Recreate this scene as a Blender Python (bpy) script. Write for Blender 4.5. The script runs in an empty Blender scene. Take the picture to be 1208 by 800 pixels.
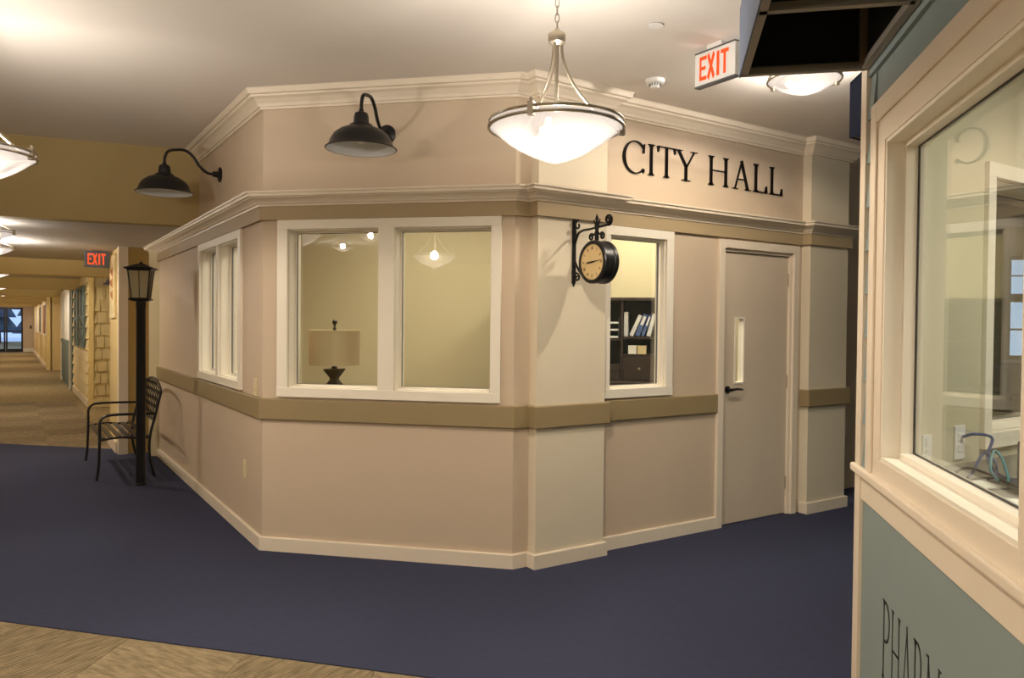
import bpy, bmesh, math, random
from mathutils import Vector, Matrix
random.seed(7)
SC = bpy.context.scene
COL = SC.collection
PI = math.pi
S2 = math.sqrt(.5)

# ------------------------------------------------------------------ camera
F_PX, YAW, PITCH, ROLL, EYE = 902.31, -0.2045, -0.0175, 0.0098, 1.47
_fw = Vector((math.sin(YAW)*math.cos(PITCH), math.cos(YAW)*math.cos(PITCH), math.sin(PITCH)))
_rt = Vector((math.cos(YAW), -math.sin(YAW), 0))
_up = _rt.cross(_fw)
_r2 = _rt*math.cos(ROLL) + _up*math.sin(ROLL)
_u2 = -_rt*math.sin(ROLL) + _up*math.cos(ROLL)
cam = bpy.data.cameras.new('camera')
cam.sensor_width = 36.0
cam.lens = F_PX/1208*36
cam.clip_start = .05
cam.clip_end = 300
co = bpy.data.objects.new('camera', cam)
COL.objects.link(co)
m3 = Matrix((_r2, _u2, -_fw)).transposed()
co.matrix_world = Matrix.Translation((0, 0, EYE)) @ m3.to_4x4()
SC.camera = co

# ------------------------------------------------------------------ world, exposure
w = bpy.data.worlds.new('world')
SC.world = w
w.use_nodes = True
bgn = w.node_tree.nodes['Background']
bgn.inputs[0].default_value = (.50, .64, .95, 1)
bgn.inputs[1].default_value = 1.2
SC.view_settings.view_transform = 'Standard'
SC.view_settings.look = 'None'
SC.view_settings.gamma = 1
SC.view_settings.exposure = 0.42
SC.view_settings.use_curve_mapping = False
SC.cycles.use_denoising = True
SC.cycles.max_bounces = 10
SC.cycles.transparent_max_bounces = 16
SC.cycles.sample_clamp_indirect = 6

WARM = (1.0, .925, .84)
# watts: (open top of the bowl, through the bowl downwards)
P_PEND, P_HALL, P_FLUSH, P_OFFICE, P_PHARM = (29, 300), (58, 640), (40, 640), 33, 32

# ------------------------------------------------------------------ materials
def lin(c):
    return tuple(((x/255)/12.92 if x/255 <= .04045 else ((x/255+.055)/1.055)**2.4) for x in c)

def mat(name, rgb, rough=.6, metal=0, var=.05, scale=6, bump=0, bscale=120, spec=.4):
    m = bpy.data.materials.new(name)
    m.use_nodes = True
    nt = m.node_tree
    b = nt.nodes['Principled BSDF']
    b.inputs['Roughness'].default_value = rough
    b.inputs['Metallic'].default_value = metal
    b.inputs['Specular IOR Level'].default_value = spec
    c = lin(rgb)
    tc = nt.nodes.new('ShaderNodeTexCoord')
    n = nt.nodes.new('ShaderNodeTexNoise')
    n.inputs['Scale'].default_value = scale
    n.inputs['Detail'].default_value = 4
    nt.links.new(tc.outputs['Object'], n.inputs['Vector'])
    mx = nt.nodes.new('ShaderNodeMix')
    mx.data_type = 'RGBA'
    mx.inputs[6].default_value = (*[x*(1-var) for x in c], 1)
    mx.inputs[7].default_value = (*[min(1, x*(1+var)) for x in c], 1)
    nt.links.new(n.outputs['Fac'], mx.inputs[0])
    nt.links.new(mx.outputs[2], b.inputs['Base Color'])
    if bump:
        n2 = nt.nodes.new('ShaderNodeTexNoise')
        n2.inputs['Scale'].default_value = bscale
        n2.inputs['Detail'].default_value = 3
        nt.links.new(tc.outputs['Object'], n2.inputs['Vector'])
        bp = nt.nodes.new('ShaderNodeBump')
        bp.inputs['Strength'].default_value = bump
        bp.inputs['Distance'].default_value = .003
        nt.links.new(n2.outputs['Fac'], bp.inputs['Height'])
        nt.links.new(bp.outputs['Normal'], b.inputs['Normal'])
    return m

def emit(name, rgb, strength):
    m = bpy.data.materials.new(name)
    m.use_nodes = True
    nt = m.node_tree
    nt.nodes.clear()
    e = nt.nodes.new('ShaderNodeEmission')
    e.inputs[0].default_value = (*lin(rgb), 1)
    e.inputs[1].default_value = strength
    o = nt.nodes.new('ShaderNodeOutputMaterial')
    nt.links.new(e.outputs[0], o.inputs[0])
    return m

def glass(name, tint=(.95, .97, .95), ior=1.5):
    m = bpy.data.materials.new(name)
    m.use_nodes = True
    nt = m.node_tree
    nt.nodes.clear()
    t = nt.nodes.new('ShaderNodeBsdfTransparent')
    t.inputs[0].default_value = (*tint, 1)
    g = nt.nodes.new('ShaderNodeBsdfGlossy')
    g.inputs['Roughness'].default_value = 0.0
    fr = nt.nodes.new('ShaderNodeFresnel')
    ge = nt.nodes.new('ShaderNodeNewGeometry')      # thin pane: same reflectance from both sides
    mr = nt.nodes.new('ShaderNodeMapRange')
    mr.inputs[3].default_value = ior
    mr.inputs[4].default_value = 1/ior
    nt.links.new(ge.outputs['Backfacing'], mr.inputs[0])
    nt.links.new(mr.outputs[0], fr.inputs[0])
    mx = nt.nodes.new('ShaderNodeMixShader')
    o = nt.nodes.new('ShaderNodeOutputMaterial')
    nt.links.new(fr.outputs[0], mx.inputs[0])
    nt.links.new(t.outputs[0], mx.inputs[1])
    nt.links.new(g.outputs[0], mx.inputs[2])
    nt.links.new(mx.outputs[0], o.inputs[0])
    return m

def bowl_glass(name, estr=.54, tr=.36, tl_f=1.0):
    """frosted alabaster lamp bowl: glows, scatters the bulb light, lets some of it through"""
    m = bpy.data.materials.new(name)
    m.use_nodes = True
    nt = m.node_tree
    nt.nodes.clear()
    tc = nt.nodes.new('ShaderNodeTexCoord')
    n = nt.nodes.new('ShaderNodeTexNoise')
    n.inputs['Scale'].default_value = 5
    n.inputs['Detail'].default_value = 5
    n.inputs['Distortion'].default_value = 1.5
    nt.links.new(tc.outputs['Object'], n.inputs['Vector'])
    mc = nt.nodes.new('ShaderNodeMix')
    mc.data_type = 'RGBA'
    mc.inputs[6].default_value = (1.0, .82, .72, 1)
    mc.inputs[7].default_value = (1.0, .93, .88, 1)
    nt.links.new(n.outputs['Fac'], mc.inputs[0])
    e = nt.nodes.new('ShaderNodeEmission')
    e.inputs[1].default_value = estr
    nt.links.new(mc.outputs[2], e.inputs[0])
    tl = nt.nodes.new('ShaderNodeBsdfTranslucent')
    tl.inputs[0].default_value = (.016*tl_f, .0145*tl_f, .0125*tl_f, 1)
    ad = nt.nodes.new('ShaderNodeAddShader')
    nt.links.new(e.outputs[0], ad.inputs[0])
    nt.links.new(tl.outputs[0], ad.inputs[1])
    t = nt.nodes.new('ShaderNodeBsdfTransparent')
    t.inputs[0].default_value = (1, .97, .92, 1)
    mx = nt.nodes.new('ShaderNodeMixShader')
    mx.inputs[0].default_value = tr
    nt.links.new(ad.outputs[0], mx.inputs[1])
    nt.links.new(t.outputs[0], mx.inputs[2])
    o = nt.nodes.new('ShaderNodeOutputMaterial')
    nt.links.new(mx.outputs[0], o.inputs[0])
    return m

def carpet_tile(name, c1, c2, ang):
    m = mat(name, c1, .95, var=.18, scale=35, bump=.6, bscale=260, spec=.05)
    nt = m.node_tree
    b = nt.nodes['Principled BSDF']
    tc = nt.nodes.new('ShaderNodeTexCoord')
    mp = nt.nodes.new('ShaderNodeMapping')
    mp.inputs['Rotation'].default_value = (0, 0, ang)
    nt.links.new(tc.outputs['Object'], mp.inputs[0])
    wv = nt.nodes.new('ShaderNodeTexWave')
    wv.inputs['Scale'].default_value = 24
    wv.inputs['Distortion'].default_value = 1.6
    wv.inputs['Detail'].default_value = 3
    wv.inputs['Detail Scale'].default_value = 2.5
    nt.links.new(mp.outputs[0], wv.inputs[0])
    old = b.inputs['Base Color'].links[0].from_socket
    mx = nt.nodes.new('ShaderNodeMix')
    mx.data_type = 'RGBA'
    nt.links.new(wv.outputs['Fac'], mx.inputs[0])
    nt.links.new(old, mx.inputs[6])
    mx.inputs[7].default_value = (*lin(c2), 1)
    n = nt.nodes.new('ShaderNodeTexNoise')
    n.inputs['Scale'].default_value = 9
    n.inputs['Detail'].default_value = 6
    mp2 = nt.nodes.new('ShaderNodeMapping')
    mp2.inputs['Scale'].default_value = (1, 5, 1)
    nt.links.new(mp.outputs[0], mp2.inputs[0])
    nt.links.new(mp2.outputs[0], n.inputs['Vector'])
    rp = nt.nodes.new('ShaderNodeValToRGB')
    rp.color_ramp.elements[0].position = .35
    rp.color_ramp.elements[0].color = (.66, .64, .6, 1)
    rp.color_ramp.elements[1].position = .65
    rp.color_ramp.elements[1].color = (1.12, 1.1, 1.06, 1)
    nt.links.new(n.outputs['Fac'], rp.inputs[0])
    ml = nt.nodes.new('ShaderNodeMix')
    ml.data_type = 'RGBA'
    ml.blend_type = 'MULTIPLY'
    ml.inputs[0].default_value = 1
    nt.links.new(mx.outputs[2], ml.inputs[6])
    nt.links.new(rp.outputs[0], ml.inputs[7])
    nt.links.new(ml.outputs[2], b.inputs['Base Color'])
    return m

M = dict(
    wall=mat('taupe_wall_paint', (203, 184, 160), .62, var=.02, bump=.08),
    pilaster=mat('cream_pilaster_paint', (222, 210, 186), .6, var=.02, bump=.05),
    trim=mat('cream_trim_paint', (231, 217, 196), .45, var=.02),
    winframe=mat('white_window_paint', (240, 232, 216), .4, var=.02),
    rail=mat('olive_rail_paint', (150, 132, 97), .5, var=.03),
    frieze=mat('olive_frieze_paint', (172, 152, 118), .55, var=.03),
    ceiling=mat('ceiling_paint', (226, 218, 208), .8, var=.02, bump=.1),
    soffit=mat('ochre_soffit_paint', (178, 156, 106), .7, var=.03, bump=.06),
    hallceil=mat('hall_ceiling_paint', (205, 198, 188), .8, var=.02),
    beam=mat('yellow_beam_paint', (226, 202, 138), .7, var=.03),
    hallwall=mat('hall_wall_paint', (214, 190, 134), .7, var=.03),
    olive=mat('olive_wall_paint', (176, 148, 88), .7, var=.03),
    blue=mat('navy_carpet', (62, 65, 85), .95, var=.10, scale=22, bump=.5, bscale=300, spec=.05),
    door=mat('door_paint', (212, 196, 174), .5, var=.015),
    pharmwall=mat('pharmacy_wall_paint', (196, 190, 164), .7, var=.02),
    office=mat('office_wall_paint', (200, 187, 152), .7, var=.02),
    black=mat('black_metal', (22, 21, 21), .35, var=.1),
    iron=mat('cast_iron', (16, 16, 17), .4, var=.15),
    bronze=mat('bronze_letter_metal', (44, 42, 41), .2, .9, var=.1),
    shadein=mat('shade_enamel', (210, 212, 214), .4, var=.02),
    nickel=mat('brushed_nickel', (176, 166, 148), .32, .9, var=.05),
    plate=mat('ivory_plate', (222, 208, 170), .45, var=.02),
    whiteplastic=mat('white_plastic', (232, 230, 226), .4, var=.02),
    greyplastic=mat('grey_plastic', (95, 95, 98), .5, var=.05),
    green=mat('sage_green_paint', (136, 150, 148), .6, var=.03, bump=.05),
    teal=mat('teal_door_paint', (92, 112, 108), .55, var=.04),
    clapboard=mat('yellow_clapboard_paint', (222, 204, 156), .65, var=.03),
    shingle=mat('yellow_shingle_paint', (208, 190, 140), .7, var=.06, scale=3),
    slate=mat('slate_awning_fabric', (84, 92, 108), .85, var=.05, bump=.2),
    navy=mat('navy_awning_fabric', (36, 42, 62), .85, var=.05, bump=.2),
    inner_sheet=mat('black_awning_inside', (14, 14, 16), .9, var=.1),
    alu=mat('awning_frame_metal', (150, 142, 128), .45, .6, var=.08),
    darkwood=mat('espresso_wood', (58, 46, 40), .4, var=.2, scale=4),
    shade=mat('linen_lampshade', (192, 173, 142), .85, var=.04, scale=60, bump=.3),
    lampbase=mat('dark_pewter', (40, 42, 42), .35, .6, var=.1),
    tan=mat('tan_wall_paint', (206, 178, 120), .7, var=.03),
    sofa=mat('tan_upholstery', (176, 156, 126), .8, var=.08, bump=.2),
    countertop=mat('laminate_counter', (118, 114, 104), .4, var=.08),
    blucable=mat('blue_cable', (62, 74, 120), .45, var=.1),
    tealcable=mat('teal_cable', (70, 130, 140), .45, var=.1),
    binderw=mat('white_binder', (222, 222, 222), .45, var=.03),
    binderb=mat('blue_binder', (84, 104, 150), .45, var=.05),
    paper=mat('paper', (232, 230, 222), .8, var=.03),
    card=mat('cream_card', (214, 196, 150), .8, var=.05),
    red=emit('exit_red', (255, 84, 40), 1.0),
    clockface=mat('aged_clock_paper', (214, 186, 134), .6, var=.12, scale=14),
    ink=mat('dark_ink', (30, 26, 24), .5, var=.05),
    sienna=mat('sienna_print', (160, 98, 52), .7, var=.2, scale=15),
    glass=glass('window_glass', ior=1.7),
    cglass=glass('office_window_glass', ior=1.95),
    dglass=glass('tinted_door_glass', (.8, .86, .92)),
    lantern=mat('lantern_glass', (172, 160, 128), .15, var=.05, spec=.6),
    bowl=bowl_glass('alabaster_bowl'),
    bowl_small=bowl_glass('alabaster_small_bowl', .5, .30, .12),
    bulb=emit('bulb_glow', (255, 226, 180), 7),
    panel=emit('added_panel_glow', (255, 240, 214), 3),
    snow=mat('pale_ground', (225, 230, 238), .9, var=.1, scale=1),
    leaf=mat('dark_evergreen', (70, 84, 96), .9, var=.4, scale=3),
    bark=mat('bark', (70, 62, 58), .9, var=.3),
    beige1=carpet_tile('beige_carpet_a', (164, 148, 120), (136, 122, 98), .3),
    beige2=carpet_tile('beige_carpet_b', (154, 138, 111), (124, 111, 88), 1.87),
    beige0=carpet_tile('beige_carpet_field', (176, 158, 120), (144, 127, 94), .3),
)

# ------------------------------------------------------------------ mesh building
class MB:
    def __init__(self):
        self.v, self.f = [], []

    def add(self, vs, fs):
        o = len(self.v)
        self.v += [tuple(x) for x in vs]
        self.f += [tuple(i+o for i in f) for f in fs]
        return self

    def hexa(self, p):   # 8 points: bottom ring then top ring
        return self.add(p, [(0, 3, 2, 1), (4, 5, 6, 7), (0, 1, 5, 4), (1, 2, 6, 5), (2, 3, 7, 6), (3, 0, 4, 7)])

    def box(self, x0, x1, y0, y1, z0, z1):
        return self.hexa([(x0, y0, z0), (x1, y0, z0), (x1, y1, z0), (x0, y1, z0),
                          (x0, y0, z1), (x1, y0, z1), (x1, y1, z1), (x0, y1, z1)])

    def prism(self, poly, z0, z1):
        n = len(poly)
        return self.add([(x, y, z0) for x, y in poly]+[(x, y, z1) for x, y in poly],
                        [tuple(range(n-1, -1, -1)), tuple(range(n, 2*n))] +
                        [(i, (i+1) % n, n+(i+1) % n, n+i) for i in range(n)])

    def tube(self, pts, r, n=8, cap=True):
        pts = [Vector(p) for p in pts]
        rr = r if isinstance(r, (list, tuple)) else [r]*len(pts)
        vs, fs = [], []
        t0 = (pts[1]-pts[0]).normalized()
        ref = Vector((0, 0, 1)) if abs(t0.z) < .9 else Vector((1, 0, 0))
        a = t0.cross(ref).normalized()
        for i, p in enumerate(pts):
            t = (pts[min(i+1, len(pts)-1)]-pts[max(i-1, 0)])
            if t.length < 1e-9:
                t = t0
            t.normalize()
            a = (a - t*a.dot(t))
            if a.length < 1e-6:
                a = t.orthogonal()
            a.normalize()
            b = t.cross(a)
            for k in range(n):
                q = 2*PI*k/n
                vs.append(p+(a*math.cos(q)+b*math.sin(q))*rr[i])
        for i in range(len(pts)-1):
            for k in range(n):
                fs.append((i*n+k, i*n+(k+1) % n, (i+1)*n+(k+1) % n, (i+1)*n+k))
        if cap:
            fs.append(tuple(range(n-1, -1, -1)))
            fs.append(tuple(range((len(pts)-1)*n, len(pts)*n)))
        return self.add(vs, fs)

    def lathe(self, prof, c=(0, 0, 0), n=32, axis=None):
        """prof: (r,z) list about vertical axis through c; axis=(a,b,t) frame vectors for another axis"""
        c = Vector(c)
        ex, ey, ez = axis if axis else (Vector((1, 0, 0)), Vector((0, 1, 0)), Vector((0, 0, 1)))
        vs, fs, rings = [], [], []
        for r, z in prof:
            if r < 1e-6:
                rings.append([len(vs)])
                vs.append(c+ez*z)
            else:
                rings.append(list(range(len(vs), len(vs)+n)))
                for k in range(n):
                    q = 2*PI*k/n
                    vs.append(c+ez*z+(ex*math.cos(q)+ey*math.sin(q))*r)
        for a, b in zip(rings, rings[1:]):
            for k in range(n):
                k2 = (k+1) % n
                if len(a) == 1 and len(b) == 1:
                    break
                if len(a) == 1:
                    fs.append((a[0], b[k], b[k2]))
                elif len(b) == 1:
                    fs.append((a[k], b[0], a[k2]))
                else:
                    fs.append((a[k], b[k], b[k2], a[k2]))
        return self.add(vs, fs)

    def sweep(self, path, prof, caps=True):
        """path: 2D points, outward on the right-hand side; prof: closed (d,z) list"""
        n = len(prof)
        vs, fs = [], []
        for i in range(len(path)):
            for d, z in prof:
                p = offset_pt(path, i, d)
                vs.append((p[0], p[1], z))
        for i in range(len(path)-1):
            for k in range(n):
                fs.append((i*n+k, i*n+(k+1) % n, (i+1)*n+(k+1) % n, (i+1)*n+k))
        if caps:
            fs.append(tuple(range(n)))
            fs.append(tuple(range((len(path)-1)*n, len(path)*n))[::-1])
        return self.add(vs, fs)

    def build(self, name, m, parent=None, smooth=False, origin=None, bevel=0):
        xs, ys, zs = zip(*self.v)
        o = Vector(origin) if origin is not None else Vector(((min(xs)+max(xs))/2, (min(ys)+max(ys))/2, min(zs)))
        me = bpy.data.meshes.new(name)
        me.from_pydata([tuple(Vector(p)-o) for p in self.v], [], self.f)
        bm = bmesh.new()
        bm.from_mesh(me)
        bmesh.ops.remove_doubles(bm, verts=bm.verts, dist=1e-6)
        bmesh.ops.recalc_face_normals(bm, faces=bm.faces)
        bm.to_mesh(me)
        bm.free()
        me.materials.append(M[m])
        if smooth:
            for p in me.polygons:
                p.use_smooth = True
            me.set_sharp_from_angle(angle=math.radians(38))
        ob = bpy.data.objects.new(name, me)
        COL.objects.link(ob)
        ob.location = o
        if parent:
            ob.parent = parent
            base = Vector(parent.location)
            if parent.parent:
                base += Vector(parent.parent.location)
            ob.location = o-base
        if bevel:
            md = ob.modifiers.new('bevel', 'BEVEL')
            md.width = bevel
            md.segments = 2
            md.limit_method = 'ANGLE'
        return ob

def offset_pt(path, i, d):
    p = Vector(path[i])
    ns = []
    if i > 0:
        t = (p-Vector(path[i-1])).normalized()
        ns.append(Vector((t.y, -t.x)))
    if i < len(path)-1:
        t = (Vector(path[i+1])-p).normalized()
        ns.append(Vector((t.y, -t.x)))
    if len(ns) == 1:
        return p+ns[0]*d
    b = ns[0]+ns[1]
    b = b/b.dot(ns[0]) if abs(b.dot(ns[0])) > 1e-6 else ns[0]
    return p+b*d

def offset_path(path, d):
    return [offset_pt(path, i, d) for i in range(len(path))]

class Frame:
    """a vertical wall frame: origin o (2D), direction u, outward normal n"""
    def __init__(self, o, u, n):
        self.o, self.u, self.n = Vector(o), Vector(u), Vector(n)

    def p(self, u, d, z):
        q = self.o+self.u*u+self.n*d
        return (q.x, q.y, z)

    def box(self, mb, u0, u1, d0, d1, z0, z1):
        P = self.p
        return mb.hexa([P(u0, d0, z0), P(u1, d0, z0), P(u1, d1, z0), P(u0, d1, z0),
                        P(u0, d0, z1), P(u1, d0, z1), P(u1, d1, z1), P(u0, d1, z1)])

    def poly(self, mb, pts, d0, d1):   # pts (u,z), extruded from d0 to d1
        n = len(pts)
        return mb.add([self.p(u, d0, z) for u, z in pts]+[self.p(u, d1, z) for u, z in pts],
                      [tuple(range(n-1, -1, -1)), tuple(range(n, 2*n))] +
                      [(i, (i+1) % n, n+(i+1) % n, n+i) for i in range(n)])

    def wall(self, mb, u0, u1, z0, z1, d0, d1, holes=()):
        us = sorted({u0, u1, *[h[0] for h in holes], *[h[1] for h in holes]})
        for a, b in zip(us, us[1:]):
            if b-a < 1e-6:
                continue
            hs = sorted([h for h in holes if h[0] <= a+1e-6 and h[1] >= b-1e-6], key=lambda h: h[2])
            z = z0
            for h in hs:
                if h[2]-z > 1e-6:
                    self.box(mb, a, b, d0, d1, z, h[2])
                z = h[3]
            if z1-z > 1e-6:
                self.box(mb, a, b, d0, d1, z, z1)
        return mb

def tag(o, label=None, cat=None, group=None, kind=None):
    if label:
        o['label'] = label
    if cat:
        o['category'] = cat
    if group:
        o['group'] = group
    if kind:
        o['kind'] = kind
    return o

def empty(name, loc):
    o = bpy.data.objects.new(name, None)
    o.empty_display_size = .1
    COL.objects.link(o)
    o.location = loc
    return o

def thing(name, loc, label, cat, group=None):
    return tag(empty(name, loc), label, cat, group)

def struct(mb, name, m, label, cat='wall', **k):
    return tag(mb.build(name, m, **k), label, cat, kind='structure')

def copy_tree(o, parent=None):
    c = o.copy()
    COL.objects.link(c)
    if parent:
        c.parent = parent
    for ch in list(o.children):
        copy_tree(ch, c)
    return c

def point_light(name, loc, power, radius, parent=None, color=WARM):
    l = bpy.data.lights.new(name, 'POINT')
    l.energy = power
    l.color = color
    l.shadow_soft_size = radius
    o = bpy.data.objects.new(name, l)
    COL.objects.link(o)
    if parent:
        o.parent = parent
        o.location = Vector(loc)-Vector(parent.location)
    else:
        o.location = loc
    return o

def lamp_light(name, loc, power, radius, parent):
    up, down = power
    point_light(name, loc, up, radius, parent)
    l = bpy.data.lights.new(name, 'SPOT')
    l.energy = down
    l.color = WARM
    l.spot_size = math.radians(172)
    l.spot_blend = .25
    l.shadow_soft_size = radius
    o = bpy.data.objects.new(name, l)
    COL.objects.link(o)
    o.parent = parent
    o.location = Vector(loc)-Vector(parent.location)

# ------------------------------------------------------------------ plan of the building
L2, R2, N2 = Vector((-S2, S2)), Vector((S2, S2)), Vector((S2, -S2))
A = Vector((-2.591, 4.493))
def lr(l, r):
    return A+L2*l+R2*r
PIL, R1, PW, RW1, DW, PW2 = .079, .102, .573, 1.1455, .909, .536
B = A+Vector((1.677, 0))
C = B+R2*R1
D = C+N2*PIL
E_ = D+R2*PW
E2 = E_-N2*PIL
P2i = E2+R2*(RW1+DW)
P2c = P2i+N2*PIL
P2e = P2c+R2*PW2
Q1 = P2e-N2*.41
Q2 = Q1+R2*2.5
LEND = lr(4.43, 0)
ZC = 2.95            # lobby ceiling
ZH = 2.30            # corridor ceiling
IN = .02             # wall face sits this far behind the face of the mouldings
T = .15              # wall thickness
nL = Vector((-S2, -S2))

# ------------------------------------------------------------------ floor and ceiling
mb = MB().box(-14, 9, -9, 14, -.12, -.006)
mb.prism([tuple(lr(5, -7)), tuple(lr(60, -7)), tuple(lr(60, 1.5)), tuple(lr(5, 1.5))], -.12, -.0065)
floor = struct(mb, 'floor', 'beige0', 'beige patterned carpet floor of the lobby and corridor', 'floor')
near = lambda x: 3.14-(x+3.2)*.0475
HX = 7.70            # far edge of the navy carpet
struct(MB().prism([(-9.2, near(-9.2)), (.95, near(.95)), (9, near(.95)), (9, 13), (0, 13), (0, HX), (-9.2, HX)], -.006, 0),
       'floor_carpet', 'blue', 'plain navy blue carpet running past the office', 'carpet')

def clip(poly, n, c):    # keep n.p <= c
    out = []
    for i in range(len(poly)):
        a, b = poly[i], poly[(i+1) % len(poly)]
        da, db = n[0]*a[0]+n[1]*a[1]-c, n[0]*b[0]+n[1]*b[1]-c
        if da <= 0:
            out.append(a)
        if (da < 0 < db) or (db < 0 < da):
            t = da/(da-db)
            out.append((a[0]+(b[0]-a[0])*t, a[1]+(b[1]-a[1])*t))
    return out

TS = .61
def tiles(o, ex, ey, i0, i1, j0, j1, clips):
    for i in range(i0, i1):
        for j in range(j0, j1):
            g = .0015
            q = [o+ex*(i*TS+a*(TS-2*g)+g)+ey*(j*TS+b*(TS-2*g)+g) for a, b in ((0, 0), (1, 0), (1, 1), (0, 1))]
            q = [(p.x, p.y) for p in q]
            for n, c in clips:
                q = clip(q, n, c) if len(q) >= 3 else q
            if len(q) < 3:
                continue
            ar = abs(sum(q[k][0]*q[(k+1) % len(q)][1]-q[(k+1) % len(q)][0]*q[k][1] for k in range(len(q))))/2
            if ar < .004:
                continue
            MB().prism(q, -.006, random.choice((-.0004, 0, .0004))).build('carpet_tile', 'beige1' if (i+j) % 2 else 'beige2', floor)
tiles(Vector((-3.0, 2.6)), Vector((math.cos(.12), math.sin(.12))), Vector((-math.sin(.12), math.cos(.12))), -2, 5, -2, 2,
      [((.0475, 1), 3.14-3.2*.0475-.012), ((1, 0), .7)])
tiles(lr(4.0, -.36), L2, -R2, 0, 12, 0, 4, [((0, -1), -HX)])

ceil = struct(MB().box(-14, 9, -9, 14, ZC, ZC+.1), 'ceiling', 'ceiling', 'flat off-white painted lobby ceiling', 'ceiling')
struct(MB().prism([tuple(lr(*q)) for q in ((2.1, 0), (2.39, -1.41), (3.3, -5.9), (38.1, -5.9), (38.1, .7), (4.5, .7), (4.5, 0))], ZH, ZH+.08),
       'ceiling_hall', 'hallceil', 'low painted ceiling of the long corridor', 'ceiling')
struct(MB().prism([tuple(lr(*q)) for q in ((2.0, .02), (2.29, -1.41), (3.2, -5.9), (3.4, -5.9), (2.44, -1.41), (2.15, .02))], ZH-.002, ZC),
       'wall_soffit', 'soffit', 'ochre soffit where the ceiling drops to the corridor', 'soffit')

# ------------------------------------------------------------------ City Hall shell
FL = Frame(A+Vector((0, 0)), L2, nL)                 # left wall, u along the corridor
FF = Frame(A, Vector((1, 0)), Vector((0, -1)))       # front wall
FR = Frame(E2, R2, N2)                               # right wall
def cut_wall(name, fr, u0, u1, holes, m='wall', label='', d0=-IN-T, d1=-IN, z1=ZC):
    return struct(fr.wall(MB(), u0, u1, 0, z1, d0, d1, holes), name, m, label)
LW = [(.58, 1.19, 1.06, 2.07), (1.26, 1.88, 1.06, 2.07)]
FW = [(.19, .805, 1.06, 2.07), (.91, 1.525, 1.06, 2.07)]
RW = [(.07, .575, 1.06, 2.07)]
DH = (1.16, 1.955, 0, 2.055)
cut_wall('wall_left', FL, .008, 4.43, LW, label='taupe wall of the office facing the corridor bench')
cut_wall('wall_front', FF, .008, 1.677-.008, FW, label='taupe front wall of the office with the wide window')
cut_wall('wall_right', FR, -PW-R1+.008, RW1+DW+PW2, RW+[DH], label='taupe office wall holding the door and lettering', d0=-IN-.08)
FQ = Frame(Q1, R2, N2)
cut_wall('wall_beyond', FQ, -.15, 2.5, [], label='taupe wall set back beyond the far pilaster')
struct(FR.box(MB(), -PW+.02, -IN, -IN, PIL-IN, 0, ZC), 'trim_1', 'pilaster', 'cream corner pilaster carrying the bracket clock', 'pilaster')
struct(FR.box(MB(), RW1+DW+IN, RW1+DW+PW2-IN, -IN, PIL-IN, 0, ZC), 'trim_2', 'pilaster', 'cream pilaster right beside the office door', 'pilaster')

full = [LEND, A, B, C, D, E_, E2, P2i, P2c, P2e, Q1]
full = [tuple(p) for p in full]
Dj1, Dj2 = E2+R2*1.097, E2+R2*2.02
pathA = [tuple(p) for p in (LEND, A, B, C, D, E_, E2, Dj1)]
pathB = [tuple(p) for p in (P2i, P2c, P2e, P2e-N2*.3)]
def mould(name, prof, m, label, paths, cat='moulding'):
    b = MB()
    for q in paths:
        b.sweep(q, prof)
    return struct(b, name, m, label, cat)
base = [(-IN, 0), (0, 0), (0, .083), (-.004, .088), (-IN, .088)]
mould('baseboard_left', base, 'trim', 'cream baseboard wrapping the office left of the door', [pathA], 'baseboard')
mould('baseboard_right', base, 'trim', 'cream baseboard around the pilaster beside the door', [pathB], 'baseboard')
rail = [(-IN, .85), (.002, .85), (.006, .856), (.006, .981), (.002, .986), (-IN, .986)]
mould('trim_3', rail, 'rail', 'wide olive chair rail wrapping the office left of the door', [pathA], 'chair rail')
mould('trim_4', rail, 'rail', 'short olive chair rail on the pilaster beside the door', [pathB], 'chair rail')
mould('trim_5', [(-IN, 2.131), (.004, 2.131), (.004, 2.22), (-IN, 2.22)], 'frieze', 'olive frieze band under the middle cornice', [full], 'frieze')
corn = [(-IN, 2.217), (.012, 2.217), (.014, 2.229), (.026, 2.231), (.034, 2.243), (.052, 2.256), (.072, 2.262), (.076, 2.268), (.09, 2.27), (.092, 2.287), (.102, 2.289), (.104, 2.30), (-IN, 2.306)]
mould('trim_6', corn, 'trim', 'cream cornice shelf running above the windows and door', [full], 'cornice')
crown = [(-IN, 2.838), (.0, 2.838), (.004, 2.85), (.014, 2.852), (.022, 2.868), (.048, 2.893), (.07, 2.903), (.073, 2.914), (.09, 2.917), (.094, 2.94), (.1, ZC), (-IN, ZC)]
mould('trim_7', crown, 'trim', 'cream crown moulding against the lobby ceiling', [full], 'crown moulding')

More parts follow.
